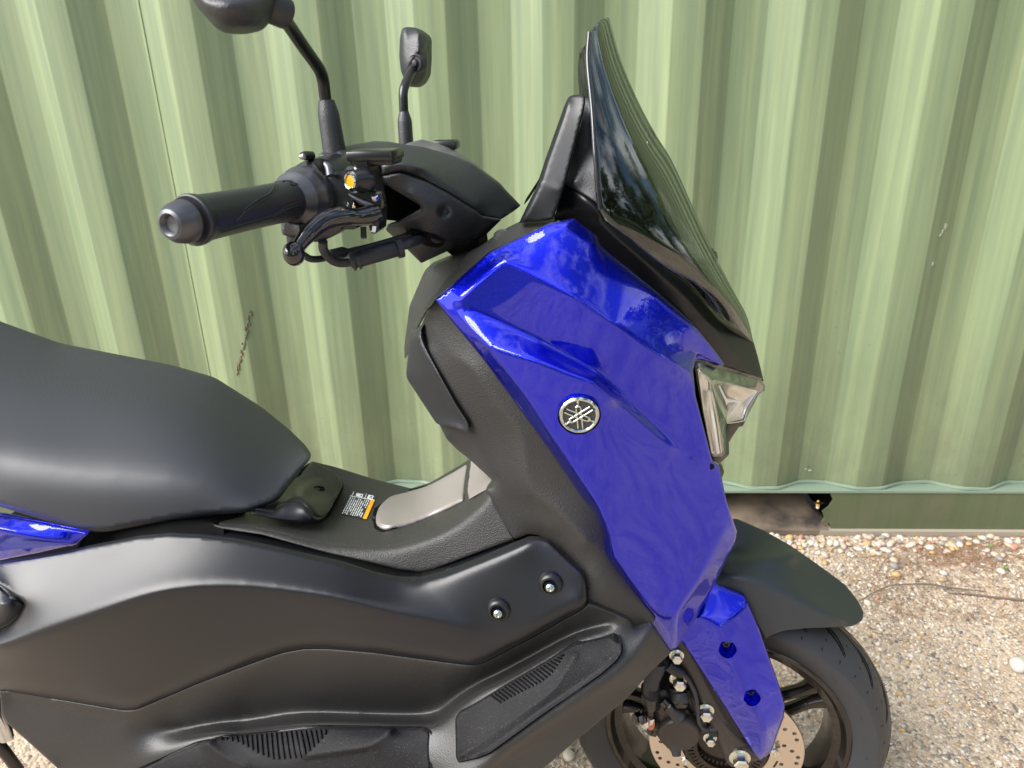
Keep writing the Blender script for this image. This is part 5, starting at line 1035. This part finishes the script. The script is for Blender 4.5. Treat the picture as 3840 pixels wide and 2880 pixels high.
tb('cable_collar', [(1545, 1430, -139), (1610, 1410, -136)], .0108, 'rubber', smooth=False); tb('throttle_cable', [(1600, 1400, -136), (1760, 1340, -124), (1950, 1260, -80)], [.0046, .0052, .0052], 'rubber')
tb('wire', [(180, 1250, -200), (200, 1330, -195), (230, 1380, -192)], .0048, 'rubber')

# ---- mirrors
def mirror(near):
    m = bpy.data.objects.new('mirror', None); COL.objects.link(m); m.parent = SC; return m
mi = mirror(1)
b0, b1 = V3('K', 1275, 1290, -116), V3('K', 1212, 900, -116); ax_ = (b1 - b0).normalized(); L0 = (b1 - b0).length; s = mpx(b1)
lathe('mirror_boot', b0 - ax_ * .02, ax_, [(27 * s, 0), (25 * s, L0 * .5), (23.2 * s, L0 + .006), (22.4 * s, L0 + .012), (17 * s, L0 + .0235), (12.5 * s, L0 + .024)], MT['panel'], mi, 40, 25)
tube('mirror_stem', [V3('K', 1215, 950, -116), V3('K', 1195, 820, -116), V3('K', 1178, 690, -120), V3('K', 1140, 590, -130), V3('K', 1020, 420, -158), V3('K', 870, 200, -195), V3('K', 760, 50, -235)], [.0062] * 7, MT['satin'], mi, 18)
mo = T_('K', (-60, -150, -300), (40, -30, -302), (90, 60, -302), (185, 170, -300), (260, 250, -298), (335, 288, -296), (470, 292, -292), (590, 268, -286), (650, 236, -282), (700, 165, -276), (745, 70, -270), (775, -20, -266), (800, -160, -262))
panel('mirror_shell', MT['panel'], mi, mo, [T_('K', (60, -150, -330), (120, 30, -328), (260, 190, -320), (420, 245, -316), (580, 215, -308), (690, 60, -292), (740, -150, -285))], T_('K', (400, 50, -345), (300, -80, -350)), r=12, step=6, smooth=8, roll=(5, 4), thick=6)
lathe('mirror_joint', V3('K', 745, 60, -262), (-.4, -.8, .3), [(.012, -.012), (.013, .0), (.010, .006), (.005, .008)], MT['rubber'], mi, 24)
mi = mirror(0)
b0, b1 = V3('K', 1900, 1290, 130), V3('K', 1880, 985, 130); ax_ = (b1 - b0).normalized(); L0 = (b1 - b0).length; s = mpx(b1)
lathe('mirror_boot', b0 - ax_ * .02, ax_, [(16.5 * s, 0), (16 * s, L0 * .6), (15.6 * s, L0 + .010), (14.5 * s, L0 + .014), (9.5 * s, L0 + .024), (6 * s, L0 + .025)], MT['panel'], mi, 36, 25)
tube('mirror_stem', [V3('K', 1878, 1000, 130), V3('K', 1874, 900, 130), V3('K', 1872, 800, 132), V3('K', 1890, 730, 140), V3('K', 1940, 620, 165), V3('K', 1995, 540, 185)], .0062, MT['black'], mi, 18)
fo = T_('K', (1860, 245, 190, 10), (1900, 232, 190), (1985, 238, 192), (2060, 290, 198, 12), (2082, 330, 200), (2082, 520, 204), (2072, 650, 206), (2030, 720, 206), (1985, 750, 204, 6), (1930, 755, 202, 6), (1880, 690, 196), (1850, 610, 192), (1836, 490, 190), (1842, 330, 190))
panel('mirror_shell', MT['panel'], mi, fo, [T_('K', (1880, 270, 178), (1870, 480, 176), (1890, 640, 178), (1950, 730, 184)), T_('K', (2010, 270, 174), (2010, 440, 168), (1960, 500, 168), (1920, 560, 170), (1910, 640, 176)), T_('K', (2010, 440, 168), (2065, 390, 182))], T_('K', (2030, 500, 168), (2000, 650, 178)), r=6, step=4, smooth=4, roll=(3, 5), thick=26)
q = V3('K', 1985, 545, 172); s = mpx(q); lathe('mirror_joint', q, (-.35, -.9, -.05), [(19 * s, -.008), (19 * s, .001), (16 * s, .004), (13 * s, .002), (9 * s, .002), (6 * s, .006), (.0001, .007)], MT['rubber'], mi, 32)

# ---- front wheel
AX = Vector((-.011, 0, .2385)); AY = Vector((0, -1, 0))
wh = bpy.data.objects.new('front_wheel', None); COL.objects.link(wh); wh.parent = SC; wh.location = AX; wh.rotation_euler = (0, 0, math.radians(-5)); bpy.context.view_layer.update()
O0 = Vector((0, 0, 0)); TR = .243
tp = [(.168, .036), (.178, .043), (.190, .0505), (.202, .0545), (.2115, .0550), (.2135, .0540), (.2255, .0440), (.2345, .031), (.2405, .016), (.243, 0), (.2405, -.016), (.2345, -.031), (.2255, -.044), (.2135, -.054), (.2115, -.055), (.202, -.0545), (.190, -.0505), (.178, -.043), (.168, -.036)]
tp = [(r_ if r_ < .19 else .19 + (r_ - .19) * .90, h_) for r_, h_ in tp]
def tyre_r(h):
    P = sorted((abs(q[1]), q[0]) for q in tp if q[0] > .2090 and abs(q[1]) < .0546); return float(np.interp(abs(h), [q[0] for q in P], [q[1] for q in P]))
ty = ringlathe('tyre', O0, AY, tp, MT['rubber'], wh, 160, 30)
def tread(P, w=.0016, mt=None, name='groove_shade'):
    """narrow strip hugging the tread: P = list of (angle in degrees, lateral h)"""
    vs = []; fs = []
    Q = []
    for i in range(len(P) - 1):
        for k in range(5): t = k / 5; Q.append((P[i][0] + (P[i + 1][0] - P[i][0]) * t, P[i][1] + (P[i + 1][1] - P[i][1]) * t))
    Q.append(P[-1])
    for i, (ang, h) in enumerate(Q):
        j = min(i + 1, len(Q) - 1); i0 = max(i - 1, 0); da = math.radians(Q[j][0] - Q[i0][0]) * .24; dh = Q[j][1] - Q[i0][1]; L_ = math.hypot(da, dh) or 1; na, nh = -dh / L_, da / L_; tw = w * math.sin(math.pi * (.12 + .80 * i / (len(Q) - 1)))
        for sgn in (-1, 1):
            aa = math.radians(ang) + sgn * na * tw / .24; hh = h + sgn * nh * tw; r = tyre_r(hh) + .0002; vs.append(Vector((r * math.cos(aa), -hh, r * math.sin(aa))))
    for i in range(len(Q) - 1): fs.append((2 * i, 2 * i + 1, 2 * i + 3, 2 * i + 2))
    k = len(vs); vs += [v * .9985 for v in vs]; fs += [tuple(k + i for i in f[::-1]) for f in fs]
    return mk(name, vs, fs, mt or MT['dark'], ty)
for i in range(44):  # near-black strips lie on the tread as painted shade of its grooves
    a0 = i * 360 / 44 + 4
    if i % 2 == 0: tread([(a0, .003), (a0 - 9, .015), (a0 - 16, .030), (a0 - 20, .040)], .0017)
    else: tread([(a0, .010), (a0 - 7, .022), (a0 - 12, .038)], .0016)
    if i % 2 == 0: tread([(a0 + 6, -.003), (a0 - 4, -.017), (a0 - 10, -.034)], .0016)
    for h in (.022, .034, .046): tread([(a0 - 4 + h * 40, h), (a0 - 4.6 + h * 40, h + .0032)], .0009)
for k in range(60): a0 = k * 6; (tread([(a0, -.001 + .0006 * math.sin(k)), (a0 + 6, -.001 + .0006 * math.sin(k + 1))], .0014, MT['stripe'], 'tread_stripe') if -10 < a0 < 75 or a0 > 340 else None)
for k in range(34):   # moulding whiskers
    a0 = math.radians(-40 + k * 3.4 + rnd.random()); h = rnd.choice((-.012, .004, .018, .036, .05)); r = tyre_r(h); d = Vector((math.cos(a0), 0, math.sin(a0))); c0 = d * r + Vector((0, -h, 0)); tube('whisker', [c0, c0 + d * .003 + Vector((.0, -.0006, .002)), c0 + d * .0055 + Vector((0, 0, .0045))], [.0005, .0004, .0002], MT['rubber'], ty, 5)
for k in range(14):
    a0 = math.radians(-20 + k * 11); d = Vector((math.cos(a0), 0, math.sin(a0))); c0 = d * (.201 if k % 2 else .194) + Vector((0, -.0535, 0)); v, f = ico(1); mk('wear_dot', (v * [.0013, .0008, .0013] + np.array(c0)).tolist(), f, MT['rubber'], ty)
rm = ringlathe('rim', O0, AY, [(.1725, .036), (.1765, .040), (.1775, .0435), (.1755, .0445), (.1700, .0435), (.1670, .0385), (.1640, .034), (.1535, .029), (.1505, .018), (.1490, .006), (.1500, -.02), (.160, -.032), (.170, -.040), (.1755, -.044), (.1775, -.0435), (.1725, -.036), (.162, -.025), (.1575, 0), (.162, .025)], MT['rim'], wh, 128, 28)
for k in range(5):
    for dd in (-9, 9):
        a0 = math.radians(31 + 72 * k + dd); a1 = math.radians(31 + 72 * k + dd * .6); r0, r1 = .036, .153; d0 = Vector((math.cos(a0), 0, math.sin(a0))); d1 = Vector((math.cos(a1), 0, math.sin(a1)))
        tube('spoke', [d0 * r0 + Vector((0, -.014, 0)), (d0 * .09) + Vector((0, -.012, 0)), d1 * .13 + Vector((0, -.010, 0)), d1 * r1 + Vector((0, -.008, 0))], [.012, .009, .009, .013], MT['rim'], rm, 14, flatten=((0, 1, 0), 1.25))
lathe('hub', O0, AY, [(.030, -.045), (.034, -.03), (.040, 0), (.044, .030), (.044, .050), (.036, .052), (.012, .054)], MT['rim'], wh, 40)
hls = []
for k in range(14):
    for j, (rr, off) in enumerate(((.102, 0), (.093, 6.5), (.083, 13), (.102, 13 + 6))):
        t = math.radians(k * 360 / 14 + off); hls.append(circ(rr * math.cos(t), rr * math.sin(t), .0031, 12))
for k in range(12):
    t0 = k * 30 + 8; P = []
    for q in range(8): t = math.radians(t0 + q * 11 / 7); P.append(((.0705 + (.004 if k % 2 else 0)) * math.cos(t), .0715 * math.sin(t)))
    for q in range(7, -1, -1): t = math.radians(t0 + q * 11 / 7 + 2); P.append((.0775 * math.cos(t), .0775 * math.sin(t)))
    hls.append(P)
DISC = mat('brake_disc_steel', (.66, .585, .51), .34, metal=1, bump=.1, bscale=500)
_n = DISC.node_tree; _b = _n.nodes['Principled BSDF']; _b.inputs['Anisotropic'].default_value = .6
frm = (Vector((1, 0, 0)), Vector((0, 0, 1)), Vector((0, -1, 0)))
hls = [h for h in hls]
plate('brake_disc', (0, -.0625, 0), None, circ(0, 0, .110, 120), [circ(0, 0, .064, 64)] + hls, .004, DISC, wh, ax=frm)
ringlathe('disc_edge', Vector((0, -.0605, 0)), AY, [(.1103, .0025), (.1106, .002), (.1106, -.002), (.1103, -.0025)], DISC, wh, 120)
slots = []
for k in range(48):
    t = 2 * math.pi * k / 48; c2, s2 = math.cos(t), math.sin(t); slots.append([(c2 * r - s2 * w_, s2 * r + c2 * w_) for r, w_ in ((.0455, -.0013), (.0545, -.0015), (.0545, .0015), (.0455, .0013))])
plate('sensor_ring', (0, -.0680, 0), None, circ(0, 0, .0600, 96), [circ(0, 0, .040, 48)] + slots, .002, MT['rim'], wh, ax=frm)
lathe('disc_carrier', O0, AY, [(.066, .050), (.066, .0575), (.061, .0580), (.030, .0585)], MT['rim'], wh, 48)
for k in range(5):
    t = math.radians(146 + 72 * k); c0 = Vector((.0690 * math.cos(t), -.0630, .0690 * math.sin(t))); lathe('disc_bolt', c0, AY, [(.0068, 0), (.0068, .0014), (.0058, .0022), (.0026, .0024), (.0024, .0012), (.0001, .0012)], MT['zinc'], wh, 24)

# ---- fork leg, axle bolt and bolts
def tm(name, L_, r_, mt='cast', par=SC, seg=18, **k): return tube(name, [V3('M', *q) for q in L_], r_, MT[mt] if isinstance(mt, str) else mt, par, seg, **k)
tm('fork_leg', [(880, -160, -78), (1010, 150, -78), (1180, 520, -78), (1380, 900, -78), (1560, 1220, -78), (1690, 1500, -78)], [.020, .020, .0185, .0175, .019, .020])
panel('fork_lug', MT['cast'], SC, T_('M', (1000, 250, -86), (1120, 470, -88), (1260, 640, -90), (1450, 960, -92), (1640, 1180, -92), (1880, 1420, -90), (1965, 1555, -88, 4), (1800, 1592, -90, 10), (1650, 1590, -92, 10), (1560, 1470, -90), (1530, 1300, -88), (1420, 1130, -86), (1280, 930, -86), (1220, 800, -86), (1150, 760, -84), (1100, 600, -84)), [T_('M', (1100, 420, -90), (1330, 800, -98), (1520, 1140, -99), (1640, 1400, -99), (1690, 1520, -96))], [], r=5, step=5, smooth=4, roll=(4, 4), thick=14, key='lug')
lathe('axle_boss', V3('M', 1710, 1515, -94), AY, [(.020, -.02), (.0185, 0), (.016, .001)], MT['cast'], SC, 32)
hexbolt('axle_bolt', V3('M', 1705, 1515, -96), .0150, SC, head=.62, length=.95)
hexbolt('caliper_bolt', V3('M', 1262, 905, -96), .0118, SC, head=.66, length=1.1); hexbolt('caliper_bolt', V3('M', 918, 495, -92), .0128, SC, head=.62, length=1.15)
hexbolt('bracket_bolt', V3('M', 888, 192, -98), .0098, SC, head=.66, length=1.0); hexbolt('sensor_bolt', V3('M', 1320, 1262, -92), .0094, SC, head=.62, length=1.1)
# caliper
yc = -84
cal = lathe('caliper', V3('M', 905, 1110, yc), AY, [(.030, -.022), (.0315, 0), (.0312, .010), (.0275, .0175), (.0262, .0185), (.0001, .0186)], MT['cast'], SC, 56)
panel('caliper_body', MT['cast'], cal, T_('M', (520, 1140, -84), (560, 950, -88), (640, 880, -92), (620, 640, -86), (730, 615, -86), (800, 660, -88), (860, 850, -92), (1050, 900, -90), (1100, 1050, -88), (1060, 1230, -86), (960, 1290, -84), (760, 1230, -84), (600, 1170, -84)), [T_('M', (640, 880, -94), (700, 1000, -97), (700, 1150, -92)), T_('M', (650, 680, -92), (740, 760, -94), (900, 960, -98))], [], r=5, step=5, smooth=2, roll=(3, 3), thick=26)
tm('bleed_boss', [(770, 860, -94), (850, 930, -98), (930, 1000, -100)], [.008, .009, .012], 'cast', cal); tm('bleed_screw', [(745, 790, -97), (835, 880, -98)], [.0045, .005], 'gloss', cal, 10); hexbolt('bleed_nut', V3('M', 800, 850, -99), .0052, cal, (-.5, -.5, .6), washer=False, length=.8)
tm('bleed_cap', [(705, 775, -96), (760, 830, -98)], [.0065, .0072], 'gloss', cal, 12)
tm('slide_pin_boot', [(905, 600, -86), (910, 650, -88), (925, 700, -92)], [.0125, .0128, .012], 'rubber', cal); tm('slide_pin_boot', [(925, 690, -92), (940, 780, -98), (950, 850, -103)], [.0130, .0120, .0082], 'rubber', cal); lathe('slide_pin', V3('M', 950, 850, -104), (.1, -.8, -.5), [(.0085, -.003), (.0085, .001), (.006, .003), (.004, .0035)], MT['cast'], cal, 20)
tm('lower_pin_boot', [(865, 1290, -90), (872, 1370, -94), (880, 1440, -98)], [.0125, .0115, .0078], 'rubber', cal); tm('lower_pin_boot', [(880, 1430, -98), (890, 1500, -102)], [.0075, .0062], 'rubber', cal)
tm('caliper_bracket', [(960, 330, -70), (830, 480, -66), (720, 640, -62), (600, 760, -60)], [.022, .024, .026, .02], 'dark', cal); tm('caliper_bracket', [(1000, 560, -70), (1060, 760, -72), (1120, 980, -74), (1060, 900, -76)], [.016, .012, .010, .01], 'black', cal)
panel('caliper_bracket', MT['cast'], cal, T_('M', (960, 200, -80), (1060, 260, -80), (1200, 560, -78), (1290, 740, -78), (1300, 820, -80), (1180, 840, -82), (1170, 1000, -80), (1110, 900, -78), (1010, 650, -76), (900, 330, -78)), [], [], r=6, step=8, smooth=0, roll=(3, 2), thick=10)
panel('pad_bracket', MT['black'], cal, T_('M', (620, 440, -60), (820, 440, -60), (840, 600, -60), (830, 720, -60), (700, 760, -60), (440, 860, -60), (430, 700, -60), (520, 640, -60)), [], [], r=8, step=8, smooth=0, roll=(3, 2), thick=20)
tm('brake_hose', [(640, 280, -96), (620, 380, -98), (570, 520, -100), (556, 640, -101), (552, 740, -101)], [.0120, .0118, .0110, .0110, .0108], 'rubber', SC)
for k in range(9): tm('hose_spring', [(572 - k * 2.4, 600 + k * 14, -101), (571 - k * 2.4, 604 + k * 14, -101)], .0117, 'rubber', SC, 16, smooth=False)
tm('hose_ferrule', [(552, 740, -101), (552, 790, -101), (552, 860, -100), (552, 875, -100)], [.0108, .0092, .0098, .0088], 'black', SC, smooth=False); tm('hose_ferrule', [(552, 870, -100), (545, 960, -100)], .005, 'black', SC)
hexbolt('banjo_bolt', V3('M', 430, 1000, -100), .0100, SC, (-.75, -.6, .2), length=1.0, head=.75, m=MT['gloss']); lathe('banjo', V3('M', 490, 1035, -96), (-.75, -.6, .2), [(.0112, -.006), (.0112, .006), (.010, .0065)], MT['steel'], SC, 28)
for dx in (0, 1): ringlathe('copper_washer', V3('M', 468 + dx * 62, 1022 + dx * 30, -98 + dx * 4), (-.75, -.6, .2), [(.0118, 0), (.0118, .0010), (.008, .0010), (.008, 0)], MT['red'], SC, 28)
tm('banjo_boss', [(560, 1060, -92), (620, 1080, -88)], .0105, 'cast', cal); lathe('pad_plug', V3('M', 582, 1185, -90), AY, [(.0088, -.004), (.0088, .001), (.007, .0014), (.0001, .0014)], MT['cast'], SC, 24); box('plug_slot', V3('M', 582, 1185, -91.6), (Vector((.3, 0, 1)), Vector((0, 1, 0)), Vector((1, 0, -.3))), (.013, .0006, .0014), MT['dark'], SC, 0)
tm('bracket_clamp', [(730, 300, -90), (790, 330, -93)], [.0095, .010], 'black'); tm('cable_clamp', [(780, 320, -94), (860, 380, -96), (960, 430, -97)], [.009, .0085, .0085], 'black')
tm('sensor_wire', [(690, 285, -88), (800, 350, -98), (950, 420, -100), (1050, 530, -101), (1130, 700, -100), (1165, 900, -99), (1180, 1060, -97), (1230, 1140, -94), (1310, 1165, -92)], .0032, 'rubber', SC, 10)
tm('wheel_sensor', [(1300, 1165, -88), (1400, 1165, -88)], [.009, .0095], 'satin'); lathe('wheel_sensor', V3('M', 1385, 1165, -90), AY, [(.0108, -.01), (.0108, .001), (.009, .002), (.0085, .0005), (.0001, .0005)], MT['satin'], SC, 28)
tm('fork_stay', [(940, 230, -80), (985, 330, -80)], [.012, .014], 'dark'); panel('bracket_tab', MT['zinc'], SC, T_('M', (985, 190, -78), (1030, 195, -78), (1035, 235, -78), (1000, 280, -78), (965, 265, -78)), [], [], r=2, step=5, smooth=0, roll=None, thick=3)
